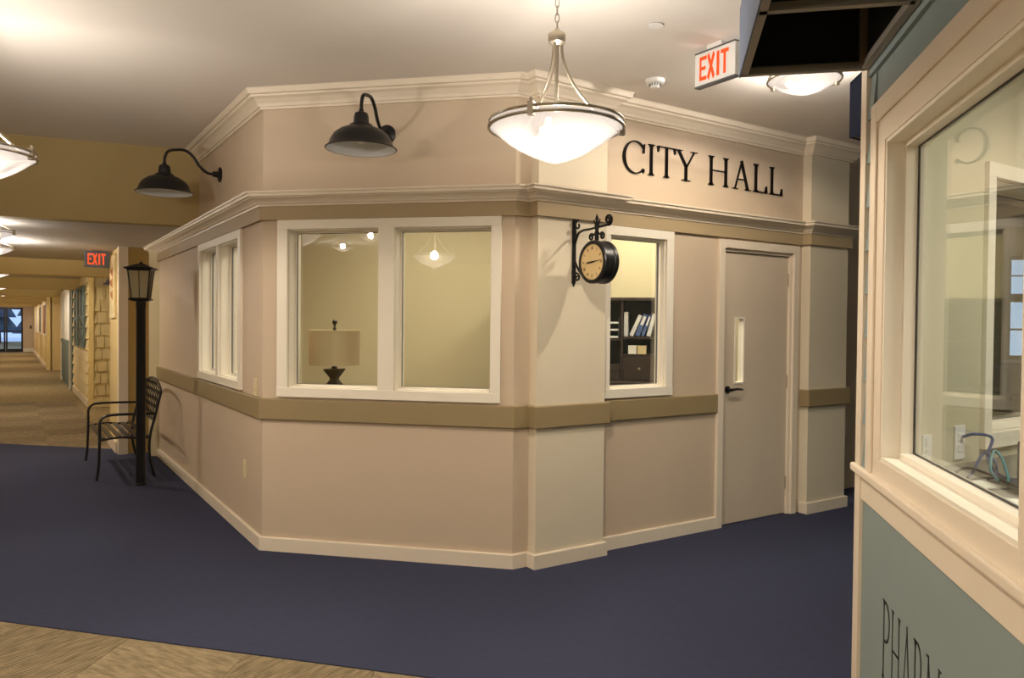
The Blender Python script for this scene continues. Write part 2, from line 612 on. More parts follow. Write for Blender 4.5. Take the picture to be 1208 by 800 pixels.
# ------------------------------------------------------------------ windows
def window(name, fr, outer, panes, label, wt=T, face=-IN, sillz=1.0, top=2.13, fm='winframe', gdep=.085, gm='cglass'):
    u0, u1 = outer
    root = tag(empty(name, fr.p((u0+u1)/2, face, sillz)), label, 'window', kind='structure')
    z0, z1 = panes[0][2], panes[0][3]
    cf = face+.022
    fr.box(MB(), u0, u1, face, cf, z1, top).build('casing', fm, root, bevel=.002)
    fr.box(MB(), u0, u1, face, cf+.004, sillz, z0).build('window_sill', fm, root, bevel=.002)
    edges = [u0]+[x for p in panes for x in (p[0], p[1])]+[u1]
    for k in range(0, len(edges), 2):
        fr.box(MB(), edges[k], edges[k+1], face, cf, z0, z1).build('casing' if k in (0, len(edges)-2) else 'mullion', fm, root, bevel=.002)
    for a, b, c, d in panes:
        j = MB()
        g = .006
        for q in ((a, a+g, c, d), (b-g, b, c, d), (a, b, c, c+g), (a, b, d-g, d)):
            fr.box(j, q[0], q[1], face-wt, face, q[2], q[3])
        j.build('jamb', fm, root)
        s = MB()
        g2 = .017
        for q in ((a+g, a+g2, c+g, d-g), (b-g2, b-g, c+g, d-g), (a+g2, b-g2, c+g, c+g2), (a+g2, b-g2, d-g2, d-g)):
            fr.box(s, q[0], q[1], face-gdep-.02, face-gdep+.015, q[2], q[3])
        s.build('sash', fm, root)
        gk = MB()
        g3 = .0195
        for q in ((a+g2, a+g3, c+g2, d-g2), (b-g3, b-g2, c+g2, d-g2), (a+g2, b-g2, c+g2, c+g3), (a+g2, b-g2, d-g3, d-g2)):
            fr.box(gk, q[0], q[1], face-gdep-.006, face-gdep+.006, q[2], q[3])
        gk.build('gasket', 'greyplastic', root)
        fr.box(MB(), a+g2, b-g2, face-gdep-.003, face-gdep+.003, c+g2, d-g2).build('pane', gm, root)
    return root
window('window_1', FL, (.507, 1.95), LW, 'white double window in the office wall facing the bench')
window('window_2', FF, (.119, 1.588), FW, 'wide white double window with the table lamp behind it')
window('window_3', FR, (.002, .640), RW, 'white single window between the bracket clock and the door', wt=.08, gdep=.055)

# ------------------------------------------------------------------ door
dr = tag(empty('door_1', FR.p(1.56, -IN, 0)), 'cream flush office door with narrow glass and black lever', 'door', kind='structure')
cw = .062
FR.box(MB(), DH[0]-cw, DH[0], -IN, .004, 0, 2.117).build('casing', 'trim', dr, bevel=.003)
FR.box(MB(), DH[1], DH[1]+cw, -IN, .004, 0, 2.117).build('casing', 'trim', dr, bevel=.003)
FR.box(MB(), DH[0], DH[1], -IN, .004, 2.055, 2.117).build('casing', 'trim', dr, bevel=.003)
j = MB()
for q in ((DH[0], DH[0]+.02, 0, 2.055), (DH[1]-.02, DH[1], 0, 2.055), (DH[0]+.02, DH[1]-.02, 2.035, 2.055)):
    FR.box(j, q[0], q[1], -IN-T, -IN, q[2], q[3])
for q in ((DH[0]+.02, DH[0]+.032, 0, 2.035), (DH[1]-.032, DH[1]-.02, 0, 2.035), (DH[0]+.032, DH[1]-.032, 2.023, 2.035)):
    FR.box(j, q[0], q[1], -.125, -.085, q[2], q[3])
j.build('jamb', 'trim', dr)
du0, du1, dd0, dd1 = DH[0]+.022, DH[1]-.022, -.083, -.04
LT = (1.315, 1.425, 1.05, 1.55)
FR.wall(MB(), du0, du1, .008, 2.03, dd0, dd1, [LT]).build('door_leaf', 'door', dr)
b = MB()
for q in ((LT[0], LT[0]+.012, LT[2], LT[3]), (LT[1]-.012, LT[1], LT[2], LT[3]), (LT[0]+.012, LT[1]-.012, LT[2], LT[2]+.012), (LT[0]+.012, LT[1]-.012, LT[3]-.012, LT[3])):
    FR.box(b, q[0], q[1], dd0-.004, dd1+.006, q[2], q[3])
b.build('vision_frame', 'winframe', dr)
FR.box(MB(), LT[0]+.012, LT[1]-.012, -.065, -.059, LT[2]+.012, LT[3]-.012).build('pane', 'glass', dr)
hx = DH[0]+.085
hb = MB()
ax = (Vector((R2.x, R2.y, 0)), Vector((0, 0, 1)), Vector((N2.x, N2.y, 0)))
hb.lathe([(0, 0), (.027, 0), (.027, .008), (.012, .012), (.011, .045), (0, .047)], FR.p(hx, dd1, 1.01), 16, ax)
hb.tube([FR.p(hx, dd1+.045, 1.01), FR.p(hx+.05, dd1+.048, 1.016), FR.p(hx+.09, dd1+.046, 1.013), FR.p(hx+.125, dd1+.04, 1.008)], [.011, .009, .008, .007], 8)
hb.build('lever_handle', 'black', dr, smooth=True)
for z in (.25, 1.05, 1.85):
    FR.box(MB(), du1-.004, du1+.012, dd1-.002, dd1+.008, z-.05, z+.05).build('hinge', 'nickel', dr)

# ------------------------------------------------------------------ office interior
struct(MB().box(-5.6, 1.36, 7.4, 7.5, 0, 2.85), 'wall_office_back', 'office', 'warm beige back wall inside the office')
struct(MB().prism([tuple(p) for p in (lr(4.1, .18), lr(.1, .18), (B.x-.05, 4.7), lr(-1.0, 4.3), lr(-.75, 4.6), (1.3, 7.5), (-5.4, 7.5))], 2.8, 2.84), 'ceiling_office', 'ceiling', 'white ceiling inside the office', 'ceiling')
def added_panel(x, y, z, sx, sy, power, label, name='added_ceiling_panel', color=(1, .9, .74)):  # unseen fixture, added to brighten a room behind glass
    t = thing(name, (x, y, z-.05), label, 'light')
    b = MB()
    for q in ((-sx, -sx+.03, -sy, sy), (sx-.03, sx, -sy, sy), (-sx+.03, sx-.03, -sy, -sy+.03), (-sx+.03, sx-.03, sy-.03, sy)):
        b.box(x+q[0], x+q[1], y+q[2], y+q[3], z-.05, z)
    b.build('frame', 'whiteplastic', t)
    MB().box(x-sx+.03, x+sx-.03, y-sy+.03, y+sy-.03, z-.035, z-.005).build('diffuser', 'panel', t)
    l = bpy.data.lights.new('panel_glow', 'AREA')
    l.shape = 'RECTANGLE'
    l.size, l.size_y = 2*sx-.08, 2*sy-.08
    l.energy = power
    l.color = color
    o = bpy.data.objects.new('panel_glow', l)
    COL.objects.link(o)
    o.parent = t
    o.location = (0, 0, -.01)
    return t
added_panel(-2.3, 5.9, 2.8, .3, .6, P_OFFICE, 'unseen square ceiling light added inside the office behind the wide window')  # both office panels are unseen, added to light the interior
added_panel(-.25, 6.5, 2.8, .3, .6, P_OFFICE, 'unseen square ceiling light added inside the office near the bookshelf desk')

# ------------------------------------------------------------------ lettering
def strip(o, i):
    return [[o[k], o[k+1], i[k+1], i[k]] for k in range(len(o)-1)]
def bar(x0, z0, x1, z1, w):
    dx, dz = x1-x0, z1-z0
    l = math.hypot(dx, dz)
    nx, nz = -dz/l*w/2, dx/l*w/2
    return [(x0+nx, z0+nz), (x1+nx, z1+nz), (x1-nx, z1-nz), (x0-nx, z0-nz)]
def quadx(xa, xb, z0, z1):
    return [(xa, z0), (xb, z0), (xb, z1), (xa, z1)]
def arc(cx, cz, rx, rz, t0, t1, th, tn, n=22):
    """open bowl stroke, thick where horizontal-facing (|cos|=1), thin top and bottom"""
    o, i = [], []
    for k in range(n+1):
        t = math.radians(t0+(t1-t0)*k/n)
        w = tn+(th-tn)*abs(math.cos(t))**1.3
        o.append((cx+rx*math.cos(t), cz+rz*math.sin(t)))
        i.append((cx+(rx-w)*math.cos(t), cz+(rz-min(w, tn*1.4))*math.sin(t)))
    return strip(o, i)
def glyphs(TH, TN, SF):
    def stem(x, w=TH, top=True, bot=True, z0=0, z1=1, s=.085):
        r = [quadx(x-w/2, x+w/2, z0, z1)]
        for z, f in ((z1-SF, top), (z0, bot)):
            if f:
                r.append(quadx(x-w/2-s, x+w/2+s, z, z+SF))
        # bracketed joins
        for z, sg, f in ((z1-SF, -1, top), (z0+SF, 1, bot)):
            if f:
                for q in (-1, 1):
                    r.append([(x+q*w/2, z), (x+q*(w/2+s*.55), z), (x+q*w/2, z+sg*.07)])
        return r
    return {
        'C': (1.0, arc(.55, .5, .52, .53, 42, 318, TH*1.05, TN) + [[(.88, .66), (.95, .66), (.96, .98), (.90, .90)], [(.90, .10), (.96, .16), (.93, .02), (.88, .06)]]),
        'I': (.40, stem(.20)),
        'T': (.92, stem(.46, top=False) + [quadx(.03, .89, 1-TN, 1), [(.03, 1), (.06, .80), (.09, .80), (.13, 1-TN)], [(.89, 1), (.86, .80), (.83, .80), (.79, 1-TN)]]),
        'Y': (1.05, [bar(.16, .99, .53, .46, TH*.95), bar(.90, .99, .55, .46, TN*1.1), quadx(.52-TH/2, .52+TH/2, 0, .5), quadx(.33, .71, 0, SF), quadx(.02, .34, 1-SF, 1), quadx(.74, 1.04, 1-SF, 1)]),
        'H': (1.18, stem(.22) + stem(.96) + [quadx(.22, .96, .50, .50+TN)]),
        'A': (.98, [bar(.14, 0, .50, 1.0, TN*1.1), bar(.48, 1.02, .84, 0, TH*.95), quadx(.26, .72, .34, .34+TN), quadx(0, .28, 0, SF), quadx(.68, 1.0, 0, SF)]),
        'L': (.86, stem(.22) + [quadx(.22, .82, 0, TN), [(.72, TN), (.78, .25), (.82, .25), (.84, 0)]]),
        'P': (.78, stem(.20) + arc(.38, .74, .36, .26, -90, 90, TH, TN, 14) + [quadx(.2, .38, 1-TN, 1), quadx(.2, .38, .48, .48+TN)]),
        'R': (.94, stem(.20) + arc(.38, .75, .34, .25, -90, 90, TH, TN, 14) + [quadx(.2, .38, 1-TN, 1), quadx(.2, .38, .5, .5+TN), bar(.44, .52, .84, .02, TH*.9), quadx(.76, .97, 0, SF)]),
        'M': (1.35, [bar(.16, 0, .26, 1, TN*1.1), bar(.26, 1, .68, .02, TH*.95), bar(.68, .02, 1.10, 1, TN), bar(1.10, 1, 1.20, 0, TH), quadx(.02, .32, 0, SF), quadx(1.04, 1.36, 0, SF), quadx(.10, .30, 1-SF, 1), quadx(1.06, 1.26, 1-SF, 1)]),
    }
GL_METAL = glyphs(.092, .034, .025)
GL_PAINT = glyphs(.062, .03, .022)
def letter(fr, ch, u0, u1, z0, z1, d0, d1, m, parent, gl=GL_METAL):
    wd, polys = gl[ch]
    b = MB()
    for p in polys:
        fr.poly(b, [(u0+(x/wd)*(u1-u0), z0+z*(z1-z0)) for x, z in p], d0, d1)
    return b.build('letter', m, parent)
sg = thing('wall_lettering', FR.p(1.0, -IN, 2.497), 'dark bronze raised letters reading CITY HALL above the door wall', 'sign')
for ch, u0, u1 in (('C', .168, .372), ('I', .385, .467), ('T', .474, .663), ('Y', .648, .868), ('H', .965, 1.212), ('A', 1.238, 1.435), ('L', 1.452, 1.632), ('L', 1.640, 1.813)):
    letter(FR, ch, u0, u1, 2.497, 2.705, -IN, -IN+.014, 'bronze', sg)

# ------------------------------------------------------------------ pendants and ceiling lights
def bowl_profile(R, dep):
    o = []
    for k in range(15):
        t = k/14
        o.append((R*t, -dep*(1-t**1.9)*(1-.10*math.sin(t*PI))))
    return o
def pendant(x, y, zr, label, R=.28, power=P_PEND, group='bowl pendants hanging from the lobby ceiling'):
    t = thing('pendant_light', (x, y, zr-.15), label, 'pendant light', group)
    ou = bowl_profile(R-.008, .15)
    inn = [(max(r-.006, 0), z+.006) for r, z in ou][::-1]
    MB().lathe(ou+inn, (x, y, zr), 40).build('glass_bowl', 'bowl', t, smooth=True)
    rim = MB()
    rim.lathe([(R-.007, -.012), (R, -.012), (R+.004, -.008), (R+.004, -.002), (R-.007, -.002)], (x, y, zr), 40)
    rim.lathe([(R-.010, .012), (R-.003, .012), (R, .016), (R, .022), (R-.010, .022)], (x, y, zr), 40)
    rim.build('rim', 'nickel', t, smooth=True)
    MB().lathe([(R-.012, -.004), (R-.005, -.004), (R-.006, .014), (R-.013, .014)], (x, y, zr), 40).build('glass_band', 'bowl', t, smooth=True)
    for k in range(3):
        a = math.radians(30+120*k)-.2
        ca, sa = math.cos(a), math.sin(a)
        pts = []
        for i in range(13):
            s = i/12
            r = .020+(.264-.020)*s**2.1
            pts.append((x+ca*r, y+sa*r, zr+.345-(.345+.005)*s))
        rr = [(pts[-1][0], pts[-1][1], zr-.005), (x+ca*.272, y+sa*.272, zr-.002), (x+ca*(R+.002), y+sa*(R+.002), zr+.008)]
        arm = MB().tube(pts+rr[1:], .0062, 8)
        arm.build('arm', 'nickel', t, smooth=True)
        fr = Frame((x, y), (-sa, ca), (ca, sa))
        cl = fr.box(MB(), -.012, .012, R-.014, R+.010, -.022+zr, .030+zr)
        cl.tube([fr.p(0, R, zr+.03), fr.p(0, R, zr+.045)], .006, 8)
        cl.build('clamp', 'nickel', t)
        q = (x+ca*.09, y+sa*.09, zr-.035)
        MB().lathe([(0, -.03), (.018, -.025), (.027, -.005), (.024, .014), (.014, .03), (.013, .05), (0, .05)], q, 14).build('bulb', 'bulb', t, smooth=True)
    hub = MB().lathe([(0, .335), (.02, .335), (.034, .345), (.036, .352), (.036, .378), (.03, .386), (.012, .39), (.010, .402), (0, .402)], (x, y, zr), 24)
    hub.lathe([(0, .06), (.008, .062), (.008, .335), (0, .335)], (x, y, zr), 10)
    hub.build('hub', 'nickel', t, smooth=True)
    ch = MB()
    zc = zr+.40
    k = 0
    while zc < ZC-.05:
        c = zc+.016
        ring = []
        for i in range(13):
            q = 2*PI*i/12
            px, pz = .0085*math.cos(q), .019*math.sin(q)
            ring.append((x+(px if k % 2 else 0), y+(0 if k % 2 else px), c+pz))
        ch.tube(ring, .0022, 6, cap=False)
        zc += .031
        k += 1
    ch.build('chain', 'nickel', t, smooth=True)
    MB().lathe([(0, ZC), (.065, ZC), (.063, ZC-.012), (.045, ZC-.024), (.012, ZC-.03), (0, ZC-.05)], (x, y, 0), 24).build('canopy', 'nickel', t, smooth=True)
    lamp_light('pendant_glow', (x, y, zr+.005), power, .05, t)
    return t
PG = 'alabaster bowl pendant with nickel arms and chain '
pendant(-.475, 3.144, 2.292, PG+'in front of the corner pilaster')
pendant(-3.26, 3.03, 2.26, PG+'nearest the ochre soffit')
for x, y in ((-2.8, .35), (-5.93, .35), (-.475, .1), (-1.2, -4.6)):  # unseen: first one shows mirrored in window glass, the others are added fill
    pendant(x, y, 2.30, PG+'in an unseen lobby group mostly added as fill')

def flush_light(x, y, zceil, R, label, power, group=None, drop=.085):
    t = thing('bowl_ceiling_light', (x, y, zceil-drop-.09), label, 'ceiling light', group)
    zr = zceil-drop
    ou = bowl_profile(R-.006, .085)
    inn = [(max(r-.005, 0), z+.005) for r, z in ou][::-1]
    MB().lathe(ou+inn, (x, y, zr), 36).build('glass_bowl', 'bowl_small', t, smooth=True)
    rim = MB()
    rim.lathe([(R-.006, -.008), (R+.002, -.008), (R+.004, -.003), (R-.006, -.001)], (x, y, zr), 36)
    rim.lathe([(R-.012, .012), (R-.003, .012), (R-.002, .018), (R-.012, .018)], (x, y, zr), 36)
    rim.build('rim', 'nickel', t, smooth=True)
    cp = MB().lathe([(0, zceil-.03), (.05, zceil-.028), (.075, zceil-.012), (.08, zceil), (0, zceil)], (x, y, 0), 24)
    cp.lathe([(0, zr-.02), (.008, zr-.02), (.008, zceil-.02), (0, zceil-.02)], (x, y, 0), 8)
    cp.build('canopy', 'nickel', t, smooth=True)
    for k in range(3):
        a = math.radians(20+120*k)
        fr = Frame((x, y), (-math.sin(a), math.cos(a)), (math.cos(a), math.sin(a)))
        c = fr.box(MB(), -.01, .01, R-.01, R+.009, zr-.016, zr+.024)
        c.tube([fr.p(0, R-.005, zr+.015), fr.p(0, .07, zceil-.015)], .004, 6)
        c.build('clamp', 'nickel', t)
    for s in (-1, 1):
        MB().lathe([(0, -.02), (.016, -.016), (.022, 0), (.016, .016), (0, .02)], (x+s*.085, y+.02*s, zr-.022), 12).build('bulb', 'bulb', t, smooth=True)
    lamp_light('ceiling_glow', (x, y, zr+.012), power, .045, t)
    return t
flush_light(.716, 4.56, ZC, .20, 'shallow glass bowl ceiling light above the door corner', P_FLUSH)
for x, y, lb in ((-4.7, -2.3, 'nearer the office'), (-5.85, -3.8, 'nearer the back wall')):
    flush_light(x, y, ZC, .20, 'shallow glass bowl ceiling light of the lobby, '+lb, P_FLUSH)
for i, l in enumerate((2.75, 4.45, 9.1, 14.4, 19.7, 25.0, 30.3, 35.2)):
    q = lr(l, -1.50)
    flush_light(q.x, q.y, ZH, .20, 'shallow glass bowl corridor ceiling light, ' + ('nearest the ochre soffit', 'second from the ochre soffit', 'just past the first yellow beam', 'just past the second yellow beam', 'just past the third yellow beam', 'just past the fourth yellow beam', 'just past the fifth yellow beam', 'nearest the glass doors')[i], (10, 20) if i == 0 else P_HALL, 'row of corridor ceiling lights', .09)
q = lr(-3.2, 9.0)
flush_light(q.x, q.y, ZC, .20, 'unseen glass bowl ceiling light added to light the room with the sofa', (40, 60))  # unseen fixture added so the sofa room is not dark

# ------------------------------------------------------------------ outer shell of the lobby
def wallseg(name, p0, p1, z1, m, label, t=.12, z0=0, holes=(), side=1):
    p0, p1 = Vector(p0), Vector(p1)
    u = (p1-p0)
    ln = u.length
    u.normalize()
    n = Vector((u.y, -u.x))*side
    fr = Frame(p0, u, n)
    struct(fr.wall(MB(), 0, ln, z0, z1, -t, 0, holes), name, m, label)
    return fr
wallseg('wall_lobby_corner', lr(3.2, -2.5), (-9.2, lr(3.2, -2.5).y), ZC, 'hallwall', 'tan wall beside the corridor mouth', side=-1)
wallseg('wall_west', (-9.2, 5.2), (-9.2, -8.6), ZC, 'hallwall', 'tan wall at the far side of the lobby', side=-1)
wallseg('wall_south', (-9.2, -8.6), (3, -8.6), ZC, 'hallwall', 'tan wall at the back of the lobby', side=-1)
wallseg('wall_hall_left', lr(3.2, -2.5), lr(38, -2.5), ZH, 'hallwall', 'yellow wall along the other side of the corridor', side=1)

# ------------------------------------------------------------------ corridor right side
FH = lambda r: Frame(lr(0, r), L2, nL)               # corridor-side faces, u = distance along corridor
FX = lambda l: Frame(lr(l, 0), R2, -L2)              # faces looking back at the office, u = lateral
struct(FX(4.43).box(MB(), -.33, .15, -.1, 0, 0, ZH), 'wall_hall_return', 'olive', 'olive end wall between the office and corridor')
struct(FX(4.43).box(MB(), -.345, -.25, -.08, .02, 0, ZH), 'trim_8', 'trim', 'cream corner post at the start of the corridor', 'post')
struct(FH(-.33).box(MB(), 4.53, 5.33, -.1, 0, 0, ZH), 'wall_hall_near', 'hallwall', 'yellow corridor wall with the framed print')
struct(FX(5.33).box(MB(), -.33, .6, -.1, 0, 0, ZH), 'wall_alcove_near', 'hallwall', 'yellow near side of the shingled alcove')
struct(FH(.6).box(MB(), 5.33, 9.9, -.1, 0, 0, ZH), 'wall_alcove_back', 'hallwall', 'yellow back of the shingled alcove')
ws = struct(FX(9.85).box(MB(), -.21, .6, -.12, 0, 0, ZH), 'wall_shingled', 'shingle', 'yellow shingled wall facing the corridor mouth')
sh = .206
fr = FX(9.85)
for row in range(11):
    u = -.15-(.07 if row % 2 else 0)
    while u < .55:
        wdt = random.choice((.11, .13, .15))
        a, b2 = max(u, -.15), min(u+wdt-.012, .6)
        z0, z1 = row*sh, min((row+1)*sh+.01, ZH-.002)
        if b2-a > .02:
            P = fr.p
            mb = MB().hexa([P(a, .001, z0), P(b2, .001, z0), P(b2, .026, z0), P(a, .026, z0), P(a, .001, z1), P(b2, .001, z1), P(b2, .004, z1), P(a, .004, z1)])
            mb.build('shingle', 'shingle', ws)
        u += wdt
struct(FX(9.85).box(MB(), -.225, -.15, -.1, .03, 0, ZH), 'trim_9', 'beam', 'yellow corner board between shingles and clapboards', 'corner board')
wc = struct(FH(-.21).box(MB(), 9.95, 13.6, -.1, 0, 0, ZH), 'wall_clapboard', 'clapboard', 'yellow clapboard wall with green shutters')
fr = FH(-.21)
for row in range(12):
    z0, z1 = row*.195, min((row+1)*.195+.008, ZH-.002)
    P = fr.p
    MB().hexa([P(9.95, .001, z0), P(13.6, .001, z0), P(13.6, .034, z0), P(9.95, .034, z0), P(9.95, .001, z1), P(13.6, .001, z1), P(13.6, .004, z1), P(9.95, .004, z1)]).build('clapboard', 'clapboard', wc)
for k, (a, b2) in enumerate(((10.35, 11.05), (11.75, 12.6))):
    t = thing('window_shutter', fr.p((a+b2)/2, .016, 1.0), 'green louvred shutter on the clapboard wall, ' + ('nearer the shingles' if k == 0 else 'nearer the teal door'), 'shutter')
    for q in ((a, a+.07, 1.0, 2.1), (b2-.07, b2, 1.0, 2.1), (a+.07, b2-.07, 1.0, 1.08), (a+.07, b2-.07, 2.02, 2.1), (a+.07, b2-.07, 1.5, 1.57)):
        fr.box(MB(), q[0], q[1], .034, .065, q[2], q[3]).build('frame_rail', 'teal', t)
    sl = MB()
    for i in range(24):
        z = 1.09+i*.039
        if not 1.48 < z < 1.57:
            P = fr.p
            sl.hexa([P(a+.07, .036, z+.012), P(b2-.07, .036, z+.012), P(b2-.07, .06, z), P(a+.07, .06, z), P(a+.07, .036, z+.02), P(b2-.07, .036, z+.02), P(b2-.07, .06, z+.008), P(a+.07, .06, z+.008)])
    tag(sl.build('louvres', 'teal', t), kind='stuff')
struct(FH(-.25).box(MB(), 13.6, 17.9, -.1, 0, 0, ZH), 'wall_storefront', 'teal', 'teal storefront wall panel along the corridor')
t = tag(empty('door_2', FH(-.25).p(15.6, 0, 0)), 'teal corridor storefront door with glass coloured white as if lit', 'door', kind='structure')
fr = FH(-.25)
for q in ((13.9, 14.05, 0, 2.2), (17.2, 17.35, 0, 2.2), (14.05, 17.2, 2.1, 2.2), (15.55, 15.65, 1.0, 2.1), (14.05, 17.2, .95, 1.05)):
    fr.box(MB(), q[0], q[1], 0, .03, q[2], q[3]).build('casing', 'teal' if q[3] < 1.06 else 'winframe', t)
fr.box(MB(), 14.05, 15.55, .002, .012, 1.05, 2.1).build('pane', 'paper', t)  # opaque white panes, the lit look of the glass is put into their colour
fr.box(MB(), 15.65, 17.2, .002, .012, 1.05, 2.1).build('pane', 'paper', t)
fr.box(MB(), 14.05, 17.2, .002, .015, .1, .95).build('kick_panel', 'teal', t)
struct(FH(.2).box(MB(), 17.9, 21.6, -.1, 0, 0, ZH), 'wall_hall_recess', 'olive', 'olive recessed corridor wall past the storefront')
struct(FX(21.6).box(MB(), -.42, .2, -.1, 0, 0, ZH), 'wall_hall_step', 'hallwall', 'yellow stepped wall further down the corridor')
struct(FX(21.55).box(MB(), -.44, -.34, -.08, .02, 0, ZH), 'trim_10', 'beam', 'yellow post further down the corridor', 'post')
struct(FH(-.40).box(MB(), 21.6, 38, -.1, 0, 0, ZH), 'wall_hall_far', 'hallwall', 'yellow wall in the distant corridor')
fr = FH(-.40)
for k, (a, b2, m, lb) in enumerate(((22.6, 24.6, 'sienna', 'rust coloured'), (26.5, 28.6, 'teal', 'grey green'), (30.5, 33.5, 'paper', 'pale'))):
    t = thing('notice_board', fr.p((a+b2)/2, 0, 1.0), lb+' framed board hung in the distant corridor', 'picture')
    fr.box(MB(), a, b2, .001, .03, 1.0, 2.05).build('frame', 'winframe', t)
    fr.box(MB(), a+.1, b2-.1, .03, .036, 1.08, 1.97).build('print', m, t)
for k, (fr, a, b2) in enumerate(((FH(-.33), 4.53, 5.33), (FH(-.21), 9.95, 13.6), (FH(-.40), 21.6, 38))):
    struct(fr.box(MB(), a, b2, .002, .032, 0, .12), 'baseboard_hall_'+'abc'[k], 'trim', ('cream baseboard under the framed print', 'cream baseboard under the clapboards', 'cream baseboard in the distant corridor')[k], 'baseboard')
# corridor ceiling beams
for k in range(6):
    l = 6.95+k*5.3
    struct(FX(l).box(MB(), -2.5, -.2, -.35, 0, 2.09, ZH), 'trim_%d' % (11+k), 'beam', 'yellow beam crossing the corridor ceiling' + ('', ', second from the bench', ', third from the bench', ', fourth from the bench', ', fifth from the bench', ', last before the glass doors')[k], 'beam')
# end wall and glass doors
FE = FX(38)
hole = (-2.2, -.83, 0, 2.09)
struct(FE.wall(MB(), -2.6, .4, 0, ZH, -.15, 0, [hole]), 'wall_hall_end', 'wall', 'taupe wall at the end of the corridor')
struct(FE.box(MB(), -.83, -.4, 0, .02, 0, .17), 'baseboard_end', 'winframe', 'white baseboard beside the glass doors', 'baseboard')
for k, (a, b2) in enumerate(((-2.2, -1.52), (-1.51, -.83))):
    t = tag(empty('door_%d' % (3+k), FE.p((a+b2)/2, 0, 0)), 'black framed glass exit door, ' + ('away from the wall switch' if k == 0 else 'beside the wall switch'), 'door', kind='structure')
    for q in ((a, a+.07, 0, 2.09), (b2-.07, b2, 0, 2.09), (a+.07, b2-.07, 0, .14), (a+.07, b2-.07, 2.0, 2.09), (a+.07, b2-.07, .95, 1.0)):
        FE.box(MB(), q[0], q[1], -.08, -.02, q[2], q[3]).build('stile', 'black', t)
    FE.box(MB(), a+.07, b2-.07, -.055, -.045, .14, 2.0).build('pane', 'dglass', t)
tag(FE.box(MB(), -.55, -.48, .001, .015, 1.1, 1.25).build('wall_switch', 'black'), 'small dark wall switch beside the glass doors', 'switch')
# outside
struct(MB().prism([tuple(lr(*q)) for q in ((38.16, -16), (75, -16), (75, 12), (38.16, 12))], -.2, -.02), 'ground_outside', 'snow', 'pale ground outside the corridor doors', 'ground')
for k in range(7):
    c = lr(50+(k % 2)*5+random.random(), -8+k*2.0)
    t = thing('evergreen_tree', (c.x, c.y, -.02), 'dark evergreen tree beyond the glass doors', 'tree', 'trees beyond the corridor doors')
    MB().tube([(c.x, c.y, -.02), (c.x, c.y, 1.2)], [.18, .14], 8).build('trunk', 'bark', t)
    cr = MB()
    hgt = 3.5+random.random()*2
    for i in range(4):
        r0 = (1.3-.27*i)
        z0 = .7+i*hgt/5
        cr.lathe([(0, z0+.2), (r0, z0), (r0*.35, z0+hgt/4.2), (0, z0+hgt/3.2)], (c.x, c.y, 0), 9)
    cr.build('crown', 'leaf', t)

# framed print, corridor exit sign, small wall lamp
fr = FH(-.33)
t = thing('framed_print', fr.p(5.0, 0, 1.52), 'tall framed rust print beside the cream corner post', 'picture')
fr.box(MB(), 4.72, 5.24, .001, .025, 1.515, 2.24).build('frame', 'clapboard', t)
fr.box(MB(), 4.77, 5.19, .025, .028, 1.565, 2.19).build('print', 'card', t)
sw = MB()
for zc, ln in ((1.98, .2), (1.86, .3), (1.72, .22)):
    fr.poly(sw, [(4.86, zc), (4.86+ln, zc+.05), (4.9+ln, zc+.1), (5.0, zc+.09), (4.88, zc+.12)], .028, .030)
sw.build('brush_marks', 'sienna', t)
def block_letter(fr, ch, u0, u1, z0, z1, d0, d1, m, parent):
    s = {'E': [quadx(0, .24, 0, 1), quadx(.24, 1, 0, .15), quadx(.24, .85, .43, .57), quadx(.24, 1, .85, 1)],
         'X': [bar(.12, .0, .88, 1, .24), bar(.12, 1, .88, 0, .24)],
         'I': [quadx(.25, .75, 0, 1)],
         'T': [quadx(0, 1, .85, 1), quadx(.36, .64, 0, .85)]}[ch]
    b = MB()
    for p in s:
        fr.poly(b, [(u0+x*(u1-u0), z0+z*(z1-z0)) for x, z in p], d0, d1)
    return b.build('letter', m, parent)
def exit_sign(fr, wd, z0, z1, zc, face_m, label, name='exit_sign'):
    t = thing(name, fr.p(wd/2, 0, z0), label, 'exit sign')
    fr.box(MB(), 0, wd, -.035, 0, z0, z1).build('housing', face_m, t, bevel=.004)
    fr.box(MB(), 0, wd, -.037, .002, z0-.008, z0).build('edge_trim', 'greyplastic', t)
    fr.box(MB(), 0, wd, -.037, .002, z1, z1+.006).build('edge_trim', 'greyplastic', t)
    b = fr.box(MB(), wd*.32, wd*.68, -.04, .005, z1+.006, zc)
    b.build('mount', face_m, t)
    h = z1-z0
    x = wd*.13
    for ch, cw2 in (('E', .19), ('X', .21), ('I', .13), ('T', .20)):
        block_letter(fr, ch, x, x+cw2*wd*.92, z0+h*.14, z0+h*.87, 0, .003, 'red', t)
        x += cw2*wd
    return t
exit_sign(Frame((.108, 4.222), N2, Vector((-S2, -S2))), .272, 2.752, 2.922, ZC, 'whiteplastic', 'white ceiling sign with red EXIT letters beside the slate awning')
q = lr(5.12, -.625)
exit_sign(Frame(q, R2, -L2), .26, 2.11, 2.285, ZH, 'greyplastic', 'dark sign with glowing red EXIT letters over the bench')

